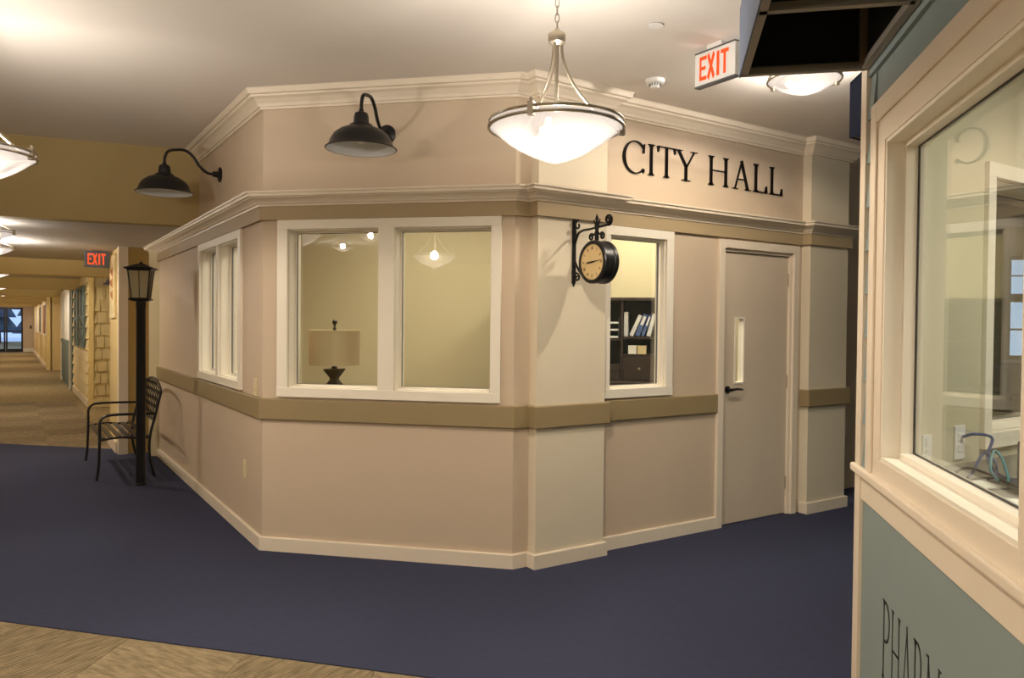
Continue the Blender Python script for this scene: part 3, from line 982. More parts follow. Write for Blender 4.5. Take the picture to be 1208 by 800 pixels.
# ------------------------------------------------------------------ gooseneck lamps
def gooseneck(fr, u, zp, label, proj=.40, R=.2, name='gooseneck_lamp', grp='black gooseneck lamps above the office cornice', mm='black', s=1.0, face=-IN):
    t = thing(name, fr.p(u, face, zp-.2*s), label, 'wall lamp', grp)
    nx = Vector((fr.n.x, fr.n.y, 0))
    ux = Vector((fr.u.x, fr.u.y, 0))
    pl = MB().lathe([(0, 0), (.058*s, 0), (.06*s, .006*s), (.05*s, .016*s), (.024*s, .022*s), (.02*s, .06*s), (0, .06*s)], fr.p(u, face, zp), 24, (ux, Vector((0, 0, 1)), nx))
    pl.build('wall_plate', mm, t, smooth=True)
    zr = zp-.182*s                       # rim height
    P = lambda d, z: fr.p(u, face+d, z)
    ctrl = [(.05*s, zp), (.10*s, zp+.005*s), (.155*s, zp+.05*s), (.195*s, zp+.11*s), (.245*s, zp+.150*s), (.295*s, zp+.155*s), (proj-.03*s, zp+.135*s), (proj-.004*s, zp+.09*s), (proj, zp+.05*s), (proj, zp+.02*s)]
    pts = []
    for i in range(len(ctrl)-1):
        p0, p1, p2, p3 = ctrl[max(i-1, 0)], ctrl[i], ctrl[i+1], ctrl[min(i+2, len(ctrl)-1)]
        for k in range(5):
            x = k/5
            pts.append(tuple(.5*((2*p1[j])+(-p0[j]+p2[j])*x+(2*p0[j]-5*p1[j]+4*p2[j]-p3[j])*x*x+(-p0[j]+3*p1[j]-3*p2[j]+p3[j])*x**3) for j in (0, 1)))
    pts.append(ctrl[-1])
    MB().tube([P(*q) for q in pts], .0105*s, 10).build('arm', mm, t, smooth=True)
    c = P(proj, 0)
    c = (c[0], c[1], zr)
    prof = [(R, 0), (R+.004*s, .004*s), (R-.016*s, .018*s), (R-.026*s, .05*s), (R-.045*s, .082*s), (R-.078*s, .108*s), (R-.115*s, .124*s), (.068*s, .130*s), (.064*s, .140*s), (.044*s, .148*s), (.042*s, .185*s), (.036*s, .205*s), (.016*s, .215*s), (.012*s, .23*s), (0, .23*s)]
    MB().lathe([(R-.003, .0015)]+prof, c, 40).build('shade', mm, t, smooth=True)
    inn = [(R-.004*s, .001), (R-.020*s, .017*s), (R-.030*s, .048*s), (R-.049*s, .079*s), (R-.081*s, .104*s), (R-.117*s, .119*s), (.05*s, .124*s), (0, .124*s)]
    MB().lathe(inn, c, 40).build('shade_lining', 'shadein', t, smooth=True)
    MB().lathe([(0, .03*s), (.018*s, .036*s), (.028*s, .055*s), (.022*s, .078*s), (.014*s, .1*s), (0, .1*s)], c, 16).build('bulb', 'whiteplastic', t, smooth=True)
    return t
gooseneck(FF, .848, 2.648, 'black gooseneck barn lamp above the wide front window')
gooseneck(FL, 1.206, 2.615, 'black gooseneck barn lamp above the window facing the bench')
gooseneck(FX(9.85), .06, 2.17, 'small pale gooseneck lamp on the shingled corridor wall', proj=.16, R=.09, name='small_wall_lamp', grp=None, mm='greyplastic', s=.45, face=.016)

# ------------------------------------------------------------------ ceiling fittings
t = thing('smoke_detector', (-.111, 4.68, ZC-.055), 'white round smoke detector on the ceiling near the exit sign', 'detector')
MB().lathe([(0, 0), (.056, 0), (.058, -.006), (.054, -.022), (.046, -.026), (0, -.026)], (-.111, 4.68, ZC), 28).build('base', 'whiteplastic', t, smooth=True)
MB().lathe([(.0, -.026), (.03, -.026), (.03, -.038), (.024, -.05), (0, -.055)], (-.111, 4.68, ZC), 24).build('sensor_head', 'whiteplastic', t, smooth=True)
b = MB()
for k in range(12):
    a = k*PI/6
    b.tube([(-.111+.033*math.cos(a), 4.68+.033*math.sin(a), ZC-.026), (-.111+.033*math.cos(a), 4.68+.033*math.sin(a), ZC-.04)], .003, 5)
b.build('vent_slots', 'greyplastic', t)
t = thing('sprinkler_cover', (-.09, 3.83, ZC-.008), 'flat white round cover plate on the ceiling beside the pendant', 'ceiling plate')
MB().lathe([(0, 0), (.036, 0), (.036, -.004), (0, -.0045)], (-.09, 3.83, ZC-.004), 28).build('plate', 'whiteplastic', t, smooth=True)
MB().lathe([(0, 0), (.03, 0), (.03, -.004), (0, -.004)], (-.09, 3.83, ZC), 20).build('collar', 'greyplastic', t)

# ------------------------------------------------------------------ bracket clock
FK = Frame(D+R2*.287-N2*IN, N2, -R2)     # u = out from the pilaster, n = toward the visible dial
clk = thing('bracket_clock', FK.p(0, 0, 1.72), 'black double-sided station clock on a scrolled iron wall bracket', 'clock')
def spiral(cu, cz, r0, r1, a0, a1, n=26):
    return [(cu+(r0+(r1-r0)*k/n)*math.cos(math.radians(a0+(a1-a0)*k/n)), cz+(r0+(r1-r0)*k/n)*math.sin(math.radians(a0+(a1-a0)*k/n))) for k in range(n+1)]
def kt(pts, r, mb=None, d=0):
    return (mb or MB()).tube([FK.p(u, d, z) for u, z in pts], r, 8)
b = FK.box(MB(), .001, .012, -.012, .012, 1.735, 2.125)
kt([(.006, 2.12), (.006, 2.145)], [.012, .002], b)
kt([(.006, 1.74), (.006, 1.715)], [.012, .003], b)
for z in (2.05, 1.80):
    kt([(.006, z-.012), (.006, z+.012)], .016, b)
b.build('wall_bar', 'iron', clk)
kt(spiral(.045, 2.09, .006, .032, 420, 90)+[(.03, 2.123)]+[], .006).build('scroll', 'iron', clk, smooth=True)
b = kt([(.012, 1.985), (.03, 2.02), (.055, 2.045), (.10, 2.055), (.16, 2.055), (.22, 2.06), (.28, 2.062), (.325, 2.066)] + spiral(.33, 2.095, .032, .008, -80, 430), [.011, .010, .008, .007, .007, .007, .007, .008]+[.008]*27)
b.build('arm', 'iron', clk, smooth=True)
kt([(.012, 1.88), (.03, 1.85), (.055, 1.815), (.085, 1.785)], .007).build('brace', 'iron', clk, smooth=True)
kt([(.012, 1.80), (.03, 1.80)]+spiral(.04, 1.77, .026, .006, 110, -300), .006).build('scroll', 'iron', clk, smooth=True)
for sg2 in (-1, 1):
    kt(spiral(.225+sg2*.05, 2.005, .006, .022, 90 if sg2 > 0 else 90, (90+sg2*420))+[(.225+sg2*.02, 2.02), (.225+sg2*.004, 2.04)], .0065).build('scroll', 'iron', clk, smooth=True)
b = kt([(.225, 1.97), (.225, 2.0), (.225, 2.04), (.225, 2.07), (.225, 2.09), (.225, 2.115), (.225, 2.14)], [.012, .014, .01, .016, .008, .011, .001])
for sg2 in (-1, 1):
    kt([(.225, 2.075), (.225+sg2*.022, 2.09), (.225+sg2*.03, 2.108), (.225+sg2*.026, 2.095)], [.006, .006, .003, .001], b)
b.build('finial', 'iron', clk, smooth=True)
kc = Vector(FK.p(.245, 0, 1.85))
axk = (Vector((N2.x, N2.y, 0)), Vector((0, 0, 1)), Vector((-R2.x, -R2.y, 0)))
RK = .128
MB().lathe([(0, -.055), (RK-.006, -.055), (RK, -.048), (RK, -.025), (RK-.004, -.02), (RK-.004, .02), (RK, .025), (RK, .048), (RK-.006, .055), (RK-.02, .057), (RK-.024, .047), (0, .047)], kc, 48, axk).build('case', 'black', clk, smooth=True)
for sgn in (1, -1):
    ex = axk[0]*sgn
    ez = axk[2]*sgn
    fc = Frame((kc.x, kc.y), (ex.x, ex.y), (ez.x, ez.y))
    dialf = MB().lathe([(0, .05), (RK-.024, .05), (RK-.024, .046), (0, .046)] if sgn > 0 else [(0, .0575), (RK-.024, .0575), (RK-.024, .055), (0, .055)], kc, 40, (ex, Vector((0, 0, 1)), ez))
    dial = dialf.build('dial', 'clockface', clk, smooth=True)
    d0 = .0502 if sgn > 0 else .0577
    nb = MB()
    for hnum in range(12):
        a = PI/2-hnum*PI/6
        rm = RK-.046
        strokes = (3, 1, 2, 3, 2, 1, 2, 3, 4, 2, 1, 2)[hnum]
        for s in range(strokes):
            o = (s-(strokes-1)/2)*.0055
            ca, sa = math.cos(a), math.sin(a)
            tilt = .003 if hnum in (4, 5, 6, 8, 9, 10) and s % 2 else 0
            p0 = (ca*(rm-.009)-sa*(o+tilt), kc.z+sa*(rm-.009)+ca*(o+tilt))
            p1 = (ca*(rm+.009)-sa*(o-tilt), kc.z+sa*(rm+.009)+ca*(o-tilt))
            fc.poly(nb, bar(p0[0], p0[1], p1[0], p1[1], .0026), d0, d0+.0006)
    for k in range(60):
        a = k*PI/30
        fc.poly(nb, bar(math.cos(a)*(RK-.029), kc.z+math.sin(a)*(RK-.029), math.cos(a)*(RK-.033), kc.z+math.sin(a)*(RK-.033), .0012), d0, d0+.0006)
    nb.build('numerals', 'ink', dial)
    hb2 = MB()
    fc.poly(hb2, [(-.022, kc.z-.006), (0, kc.z-.004), (.084, kc.z+.009), (0, kc.z+.004), (-.022, kc.z+.002)], d0+.002, d0+.004)
    hb2.build('minute_hand', 'ink', dial)
    hb2 = MB()
    fc.poly(hb2, [(.015, kc.z-.005), (-.03, kc.z-.008), (-.056, kc.z-.006), (-.03, kc.z+.002), (.015, kc.z+.005)], d0+.004, d0+.006)
    hb2.build('hour_hand', 'ink', dial)

# ------------------------------------------------------------------ outlets on the office wall
def wall_plate(fr, u, z, w2, h2, label, name, slots, face=-IN, m='plate'):
    t = thing(name, fr.p(u, face, z-h2), label, name.replace('_', ' '))
    fr.box(MB(), u-w2, u+w2, face, face+.007, z-h2, z+h2).build('cover_plate', m, t, bevel=.002)
    if slots == 'outlet':
        for s in (-1, 1):
            fr.box(MB(), u-.016, u+.016, face+.007, face+.010, z+s*.02-.013, z+s*.02+.013).build('socket', m, t)
    elif slots == 'switch':
        fr.box(MB(), u-.006, u+.006, face+.007, face+.018, z-.012, z+.012).build('toggle', m, t)
    return t
wall_plate(FL, .428, .46, .036, .058, 'ivory wall outlet low on the office wall beside the bench', 'wall_outlet', 'outlet')
wall_plate(FL, .16, 1.045, .036, .058, 'ivory switch plate above the olive rail near the wall corner', 'light_switch', 'switch')

# ------------------------------------------------------------------ lamp post
px, py = lr(2.577, -.36)
t = thing('lamp_post', (px, py, 0), 'black indoor street lamp post standing before the bench', 'lamp post')
FP = Frame((px, py), R2, -L2)
MB().lathe([(0, 0), (.047, 0), (.047, .012), (.0405, .02), (.0405, 1.60), (.044, 1.605), (.044, 1.66), (0, 1.66)], (px, py, 0), 24).build('post', 'black', t, smooth=True)
def frustum(mb, a0, a1, z0, z1, fr=FP):
    P = fr.p
    return mb.hexa([P(-a0, -a0, z0), P(a0, -a0, z0), P(a0, a0, z0), P(-a0, a0, z0), P(-a1, -a1, z1), P(a1, -a1, z1), P(a1, a1, z1), P(-a1, a1, z1)])
FP = Frame((px, py), Vector((.9, .436)).normalized(), Vector((.436, -.9)).normalized())
b = frustum(MB(), .055, .088, 1.655, 1.668, FP)
frustum(b, .088, .078, 1.668, 1.685, FP)
b.build('lantern_base', 'black', t)
frustum(MB(), .062, .086, 1.686, 1.928, FP).build('lantern_glass', 'lantern', t)
b = MB()
for sx in (-1, 1):
    for sy in (-1, 1):
        b.tube([FP.p(sx*.065, sy*.065, 1.684), FP.p(sx*.090, sy*.090, 1.93)], .006, 6)
for a, c in ((0, 1), (0, -1), (1, 0), (-1, 0)):
    b.tube([FP.p(a*.064, c*.064, 1.684), FP.p(a*.089, c*.089, 1.93)], .003, 5)
b.build('lantern_bars', 'black', t)
b = frustum(MB(), .092, .112, 1.928, 1.945, FP)
frustum(b, .122, .118, 1.945, 1.957, FP)
frustum(b, .105, .03, 1.957, 1.992, FP)
b.lathe([(0, 1.985), (.014, 1.99), (.016, 2.0), (.008, 2.012), (0, 2.014)], (px, py, 0), 12)
b.build('lantern_roof', 'black', t)

# ------------------------------------------------------------------ bench
bl0, bl1, bf, bb = 2.93, 4.15, -.67, -.215
bc = lr((bl0+bl1)/2, (bf+bb)/2)
t = thing('garden_bench', (bc.x, bc.y, 0), 'black metal garden bench with arched lattice back against the wall', 'bench')
def bp(l, r, z):
    q = lr(l, r)
    return (q.x, q.y, z)
def curve(ctrl, n=6):
    pts = []
    for i in range(len(ctrl)-1):
        p0, p1, p2, p3 = ctrl[max(i-1, 0)], ctrl[i], ctrl[i+1], ctrl[min(i+2, len(ctrl)-1)]
        for k in range(n):
            x = k/n
            pts.append(tuple(.5*((2*p1[j])+(-p0[j]+p2[j])*x+(2*p0[j]-5*p1[j]+4*p2[j]-p3[j])*x*x+(-p0[j]+3*p1[j]-3*p2[j]+p3[j])*x**3) for j in range(len(p1))))
    pts.append(tuple(ctrl[-1]))
    return pts
for l in (bl0, bl1):
    MB().tube([bp(l, r, z) for r, z in curve([(bf-.012, .006), (bf+.005, .15), (bf+.012, .38), (bf+.012, .48)])], .0125, 8).build('leg', 'iron', t, smooth=True)
    MB().tube([bp(l, r, z) for r, z in curve([(bf+.012, .47), (bf+.016, .545), (bf+.05, .59), (bf+.12, .605), (-.35, .605), (bb+.035, .6)])], .012, 8).build('armrest', 'iron', t, smooth=True)
    MB().tube([bp(l, r, z) for r, z in curve([(bb+.02, .006), (bb-.02, .18), (bb-.02, .38), (bb+.03, .6), (bb+.075, .80)])], .0125, 8).build('leg', 'iron', t, smooth=True)
    MB().tube([bp(l, r, z) for r, z in curve([(bf+.012, .375), (-.5, .392), (-.35, .378), (bb-.02, .375)])], .010, 8).build('seat_rail', 'iron', t, smooth=True)
nsl = 6
for k in range(nsl):
    r0 = bf+.015+k*.073
    zz = .389-.006*math.sin(k/(nsl-1)*PI)
    b = MB().hexa([bp(bl0-.01, r0, zz), bp(bl1+.01, r0, zz), bp(bl1+.01, r0+.045, zz), bp(bl0-.01, r0+.045, zz), bp(bl0-.01, r0, zz+.008), bp(bl1+.01, r0, zz+.008), bp(bl1+.01, r0+.045, zz+.008), bp(bl0-.01, r0+.045, zz+.008)])
    b.build('seat_slat', 'black', t)
def back_r(z):
    return bb+.03+(z-.6)/.2*.045 if z > .55 else bb+.018
def arch(s):      # s 0..1 along the bench
    return .80+.10*math.sin(s*PI)**.7
MB().tube([bp(bl0+(bl1-bl0)*k/24, back_r(arch(k/24)), arch(k/24)) for k in range(25)], .012, 8).build('top_rail', 'iron', t, smooth=True)
MB().tube([bp(bl0, back_r(.53), .53), bp(bl1, back_r(.53), .53)], .010, 8).build('back_rail', 'iron', t, smooth=True)
lat = MB()
for dr2 in (1, -1):
    for k in range(-8, 18):
        pts = []
        for i in range(19):
            z = .53+i*.02
            s = (k*.10+dr2*(z-.53)*.75+(.0 if dr2 > 0 else .2))/(bl1-bl0)
            if 0 <= s <= 1 and z <= arch(s):
                pts.append(bp(bl0+s*(bl1-bl0), back_r(z)+dr2*.003, z))
        if len(pts) >= 2:
            lat.tube(pts, .0042, 5)
tag(lat.build('back_lattice', 'iron', t), kind='stuff')

# ------------------------------------------------------------------ inside the office: lamp on cabinet, desk hutch
lx, ly = -2.285, 4.95
cb = thing('filing_cabinet', (lx+.15, ly+.06, 0), 'low dark cabinet inside the office carrying the table lamp', 'cabinet')
MB().box(lx-.2, lx+.5, ly-.16, ly+.3, .04, 1.0).build('body', 'darkwood', cb, bevel=.004)
MB().box(lx-.22, lx+.52, ly-.18, ly+.32, 1.0, 1.02).build('top', 'darkwood', cb, bevel=.003)
for z in (.08, .54):
    dw2 = MB().box(lx-.17, lx+.47, ly-.175, ly-.16, z, z+.42).build('drawer', 'darkwood', cb, bevel=.003)
    MB().tube([(lx-.1, ly-.195, z+.34), (lx, ly-.2, z+.34), (lx+.02, ly-.195, z+.34)], .006, 6).build('handle', 'nickel', dw2)
MB().box(lx-.16, lx+.46, ly-.12, ly+.26, 0, .04).build('plinth', 'black', cb)
t = thing('table_lamp', (lx, ly, 1.02), 'table lamp with tan drum shade and dark hourglass base', 'table lamp')
fl = Frame((lx, ly), (1, 0), (0, -1))
def sq(mb, prof):
    for (a0, z0), (a1, z1) in zip(prof, prof[1:]):
        frustum(mb, a0, a1, z0, z1, fl)
    return mb
sq(MB(), [(.058, 1.021), (.054, 1.03), (.024, 1.085), (.024, 1.095), (.056, 1.15), (.058, 1.158)]).build('base', 'lampbase', t)
MB().lathe([(0, 1.158), (.02, 1.158), (.02, 1.172), (.011, 1.178), (.011, 1.44), (.004, 1.45), (0, 1.45)], (lx, ly, 0), 16).build('stem', 'lampbase', t, smooth=True)
MB().lathe([(.168, 1.185), (.172, 1.185), (.176, 1.424), (.172, 1.424)], (lx, ly, 0), 48).build('shade', 'shade', t, smooth=True)
b = MB()
for k in range(3):
    a = k*2*PI/3
    b.tube([(lx, ly, 1.418), (lx+.172*math.cos(a), ly+.172*math.sin(a), 1.418)], .002, 5)
b.lathe([(.16, 1.421), (.176, 1.421), (.178, 1.428), (.16, 1.426)], (lx, ly, 0), 48)
b.build('shade_ring', 'card', t)
MB().lathe([(0, 1.45), (.008, 1.452), (.006, 1.462), (.017, 1.476), (.017, 1.488), (.006, 1.5), (0, 1.502)], (lx, ly, 0), 14).build('finial', 'lampbase', t, smooth=True)

hx0, hx1, hy0, hy1 = -1.55, -.105, 7.0, 7.38
t = thing('desk_hutch', ((hx0+hx1)/2, 7.2, 0), 'dark wood desk hutch with shelves and drawers inside the office', 'desk')
MB().box(hx0, hx1, hy1-.02, hy1, 0, 1.727).build('back_panel', 'darkwood', t)
for x in (hx0, -.645, -.445, hx1-.022):
    MB().box(x, x+.022, hy0, hy1-.02, .98 if -1 < x < -.2 else 0, 1.705).build('side_panel', 'darkwood', t)
MB().box(hx0-.01, hx1+.01, hy0-.015, hy1, 1.705, 1.735).build('top', 'darkwood', t, bevel=.003)
MB().box(hx0+.022, -.667+.022, hy0+.01, hy1-.02, 1.36, 1.38).build('shelf', 'darkwood', t)
MB().box(-.623, -.445, hy0+.01, hy1-.02, 1.345, 1.36).build('shelf', 'darkwood', t)
MB().box(-.423, hx1-.022, hy0+.005, hy1-.02, 1.362, 1.381).build('shelf', 'darkwood', t)
MB().box(-.423, hx1-.022, hy0+.005, hy1-.02, 1.205, 1.222).build('shelf', 'darkwood', t)
MB().box(hx0, hx1+.01, hy0-.22, hy1-.02, .955, .98).build('desktop', 'darkwood', t, bevel=.003)
for x0, x1, z0, z1 in ((-.64, -.45, 1.06, 1.13), (-.42, -.13, .985, 1.2), (-.64, -.45, .985, 1.055)):
    q = MB().box(x0, x1, hy0-.012, hy0+.004, z0, z1).build('drawer', 'darkwood', t, bevel=.003)
    MB().lathe([(0, 0), (.009, 0), (.012, .012), (0, .016)], ((x0+x1)/2, hy0-.012, (z0+z1)/2), 12, (Vector((1, 0, 0)), Vector((0, 0, 1)), Vector((0, -1, 0)))).build('knob', 'nickel', q, smooth=True)
for x0, x1 in ((hx0+.03, -.9), (-.6, -.13)):
    MB().box(x0, x1, hy0-.01, hy0+.006, .06, .94).build('door', 'darkwood', t, bevel=.003)
def binder(x, z, wdt, hgt, lean, m, label):
    tt = thing('ring_binder', (x, 7.13, z), label, 'binder', 'binders on the office hutch')
    fr = Frame((x, 7.06), (1, 0), (0, -1))
    ca, sa = math.cos(lean), math.sin(lean)
    def rot(pts):
        mnz = min(-0*ca, -wdt*sa if lean < 0 else 0, 0)
        return [(u*ca+v*sa, z+v*ca-u*sa+max(0, wdt*sa)) for u, v in pts]
    b = MB()
    fr.poly(b, rot([(0, 0), (.004, 0), (.004, hgt), (0, hgt)]), -.24, 0)
    fr.poly(b, rot([(wdt-.004, 0), (wdt, 0), (wdt, hgt), (wdt-.004, hgt)]), -.24, 0)
    fr.poly(b, rot([(0, 0), (wdt, 0), (wdt, hgt), (0, hgt)]), 0, .005)
    b.build('cover', m, tt)
    fr.poly(MB(), rot([(.005, .004), (wdt-.005, .004), (wdt-.005, hgt-.01), (.005, hgt-.01)]), -.22, -.01).build('pages', 'paper', tt)
    fr.poly(MB(), rot([(wdt*.2, hgt*.5), (wdt*.8, hgt*.5), (wdt*.8, hgt*.9), (wdt*.2, hgt*.9)]), .005, .006).build('spine_label', 'paper', tt)
binder(-.418, 1.382, .035, .222, 0, 'binderw', 'white binder standing upright at the shelf end')
binder(-.370, 1.382, .034, .205, .42, 'binderw', 'white binder leaning against the blue binder')
binder(-.318, 1.382, .04, .21, .38, 'binderb', 'blue binder leaning between the white binders')
binder(-.262, 1.382, .026, .205, .34, 'binderb', 'thin blue binder leaning on the last white binder')
binder(-.215, 1.382, .034, .21, .26, 'binderw', 'white binder leaning beside the thin blue binder')
for k in range(3):
    z = 1.362+k*.065
    tt = thing('letter_tray', (-.535, 7.15, z), 'white letter tray stacked in the hutch, ' + ('bottom', 'middle', 'top')[k] + ' of its stack', 'tray')
    b = MB().box(-.61, -.46, 7.03, 7.28, z, z+.006)
    b.box(-.61, -.604, 7.03, 7.28, z+.006, z+.062)
    b.box(-.466, -.46, 7.03, 7.28, z+.006, z+.062)
    b.build('tray', 'greyplastic', tt)
    MB().box(-.6, -.47, 7.025, 7.26, z+.007, z+.022).build('papers', 'paper', tt)
for k, (x0, x1, m, lb) in enumerate(((-.375, -.305, 'paper', 'small white card box on the hutch shelf'), (-.295, -.215, 'card', 'small cream card box on the hutch shelf'))):
    tt = thing('card_box', ((x0+x1)/2, 7.06, 1.222), lb, 'box')
    MB().box(x0, x1, 7.02, 7.1, 1.223, 1.285).build('box_body', m, tt)
    MB().box(x0-.002, x1+.002, 7.018, 7.102, 1.285, 1.300).build('lid', m, tt)

# ------------------------------------------------------------------ pharmacy
PX, PYC = .683, 2.96
FPH = Frame((PX, PYC), Vector((0, -1)), Vector((-1, 0)))      # u = toward the camera from the corner
WO = (PYC-2.68, PYC-1.66, 1.042, 2.084)                         # window opening in u,z
wp = struct(FPH.wall(MB(), 0, 9.5, 0, ZC, -.11, 0, [WO]), 'wall_pharmacy', 'green', 'sage green storefront wall with a large window')
SIDE = Vector((-S2, S2))
FPS = Frame((PX, PYC), R2, SIDE)                             # pharmacy side wall, 45 degrees
SO = (.548, 1.70, 1.08, 2.05)
struct(FPS.wall(MB(), 0, 7.6, 0, ZC, -.164, -.001, [SO]), 'wall_pharmacy_side', 'green', 'sage green side wall of the storefront')
struct(FPH.box(MB(), -.012, .062, 0, .02, 0, ZC), 'trim_17', 'trim', 'cream corner board on the green storefront', 'corner board')
struct(FPH.box(MB(), -.03, 5.2, 0, .034, .955, .984), 'trim_18', 'trim', 'cream window stool along the green storefront', 'sill', bevel=.006)
struct(FPH.box(MB(), .062, 5.2, 0, .015, .87, .955), 'trim_19', 'trim', 'cream apron board under the storefront stool', 'apron')
ls = FPH.box(MB(), .062, 5.2, 0, .008, .09, .87)
struct(ls, 'wall_pharmacy_panel', 'green', 'flat sage green panel carrying the PHARMACY lettering')
struct(FPH.box(MB(), .062, 5.2, 0, .016, 0, .09), 'baseboard_pharmacy', 'trim', 'cream baseboard under the green storefront panel', 'baseboard')
# lap siding, each board its own piece
CO = (PYC-2.83, PYC-1.51)
for row in range(13):
    z0 = .984+.152*row
    z1 = min(z0+.157, ZC)
    if z1-z0 < .02:
        continue
    spans = [(.063, CO[0]-.002), (CO[1]+.002, 5.2)] if z0 < 2.22 else [(.063, 5.2)]
    for a, c in spans:
        P = FPH.p
        MB().hexa([P(a, .001, z0), P(c, .001, z0), P(c, .015, z0), P(a, .015, z0), P(a, .001, z1), P(c, .001, z1), P(c, .003, z1), P(a, .003, z1)]).build('siding_board', 'green', wp)
# window
root = tag(empty('window_4', FPH.p(.9, 0, .984)), 'large cream framed storefront window of the pharmacy', 'window', kind='structure')
a, c, z0, z1 = WO
oa, oc, oz1 = CO[0], CO[1], 2.23
for q in ((oa, a, .984, oz1), (c, oc, .984, oz1), (a, c, z1, oz1), (a, c, .984, z0)):
    FPH.box(MB(), q[0], q[1], .002, .012, q[2], q[3]).build('casing', 'trim', root)
for q in ((oa, oa+.068, .984, oz1), (oc-.068, oc, .984, oz1), (oa+.068, oc-.068, oz1-.068, oz1)):
    FPH.box(MB(), q[0], q[1], .012, .021, q[2], q[3]).build('back_band', 'trim', root, bevel=.003)
j = MB()
for q in ((a, a+.012, z0, z1), (c-.012, c, z0, z1), (a+.012, c-.012, z0, z0+.012), (a+.012, c-.012, z1-.012, z1)):
    FPH.box(j, q[0], q[1], -.11, .008, q[2], q[3])
j.build('jamb', 'winframe', root)
j = MB()
for q in ((a+.012, a+.03, z0+.012, z1-.012), (c-.03, c-.012, z0+.012, z1-.012), (a+.03, c-.03, z0+.012, z0+.03), (a+.03, c-.03, z1-.03, z1-.012)):
    FPH.box(j, q[0], q[1], -.10, -.045, q[2], q[3])
j.build('sash', 'winframe', root)
j = MB()
for q in ((a+.03, a+.035, z0+.03, z1-.03), (c-.035, c-.03, z0+.03, z1-.03), (a+.035, c-.035, z0+.03, z0+.035), (a+.035, c-.035, z1-.035, z1-.03)):
    FPH.box(j, q[0], q[1], -.086, -.080, q[2], q[3])
j.build('gasket', 'black', root)
FPH.box(MB(), a+.032, c-.032, -.087, -.081, z0+.032, z1-.032).build('pane', 'glass', root)
# lettering on the panel
sg = thing('painted_lettering', FPH.p(1.0, .008, .36), 'thin black painted letters spelling PHARMACY on the green panel', 'sign')
u = PYC-2.625
for ch, wd in (('P', .098), ('H', .114), ('A', .105), ('R', .105), ('M', .137), ('A', .105), ('C', .11), ('Y', .11)):
    letter(FPH, ch, u, u+wd-.007, .363, .612, .008, .0095, 'ink', sg, GL_PAINT)
    u += wd
# interior
FPI = Frame(FPS.p(0, -.164, 0)[:2], R2, N2)                   # inner face of the 45 degree wall
window('window_5', Frame(FPS.p(0, -.164, 0)[:2], R2, N2), (.492, 1.76), [SO], 'white inner window on the angled pharmacy wall', wt=.164, face=0, sillz=1.02, top=2.105, gdep=.12, gm='glass')
struct(FPI.wall(MB(), .02, 6.5, 0, 2.6, .0005, .004, [SO]), 'wall_pharmacy_inner', 'pharmwall', 'beige angled wall inside the pharmacy')
struct(MB().box(4.6, 4.7, -6, 7.6, 0, ZC), 'wall_pharmacy_east', 'pharmwall', 'beige far wall inside the pharmacy')
struct(MB().box(.80, 4.6, -.1, 0, 0, ZC), 'wall_pharmacy_south', 'pharmwall', 'beige back wall inside the pharmacy')
struct(MB().prism([(.80, 0), (4.6, 0), (4.6, 6.6), (.86, 2.88), (.80, 2.82)], 2.6, 2.65), 'ceiling_pharmacy', 'ceiling', 'white ceiling inside the pharmacy', 'ceiling')
added_panel(2.0, 2.2, 2.6, .3, .6, P_PHARM, 'unseen square ceiling light added inside the pharmacy', color=(1, .95, .84))  # unseen panel, added to light the pharmacy interior
t = thing('pharmacy_counter', (1.3, 1.7, 0), 'grey laminate counter inside the pharmacy window', 'counter')
MB().prism([(.80, .3), (1.45, .3), (1.45, 3.48), (.84, 2.88), (.80, 2.84)], .95, .979).build('countertop', 'countertop', t, bevel=.002)
for y in (.35, 1.5, 2.6):
    MB().box(.82, 1.4, y, y+.03, 0, .95).build('support_panel', 'darkwood', t)
def cable(name, pts, r, m, label):
    tag(MB().tube(curve(pts, 8), r, 7).build(name, m, smooth=True), label, 'cable')
pw = FPI.p(.47, .004, 1.02)
wall_plate(FPI, .337, 1.057, .036, .062, 'white data jack plate on the angled pharmacy wall', 'data_outlet', 'outlet', face=.004, m='whiteplastic')
wall_plate(FPI, .115, 1.057, .03, .045, 'small white plate beside the storefront window inside the pharmacy', 'wall_outlet', 'outlet', face=.004, m='whiteplastic')
cable('network_cable', [FPI.p(.337, .018, 1.078), FPI.p(.36, .05, 1.092), FPI.p(.40, .09, 1.079), (1.083, 2.930, 1.029), (1.074, 2.821, 0.992), (1.092, 2.712, 0.985)], .0055, 'blucable', 'blue network cable plugged into the pharmacy wall jack')
cable('network_cable', [(0.965, 2.766, 0.985), (0.992, 2.803, 0.997), (1.028, 2.848, 1.033), (1.056, 2.876, 1.051), (1.083, 2.866, 1.024), (1.065, 2.812, 0.992), (1.019, 2.748, 0.985)], .005, 'blucable', 'blue cable looped on the pharmacy counter')
cable('network_cable', [(1.037, 2.712, 0.985), (1.046, 2.803, 1.006), (1.074, 2.857, 1.060), (1.092, 2.839, 1.042), (1.083, 2.766, 0.997), (1.056, 2.694, 0.985)], .005, 'tealcable', 'teal cable looped among the blue cables')
cable('power_cord', [(0.910, 2.766, 0.984), (0.965, 2.794, 1.010), (1.019, 2.785, 1.001), (1.056, 2.712, 0.985), (1.065, 2.603, 0.985)], .0045, 'black', 'black power cord lying across the pharmacy counter')
cable('power_cord', [(1.110, 2.766, 0.985), (1.046, 2.748, 0.992), (0.974, 2.730, 0.988), (0.937, 2.675, 0.984)], .004, 'black', 'short black power cord crossing the blue cables')
t = thing('network_box', (1.13, 2.57, .979), 'black electronics box on the pharmacy counter beside the cables', 'electronics')
MB().box(1.065, 1.24, 2.475, 2.66, .980, 1.125).build('case', 'black', t, bevel=.006)
b = MB()
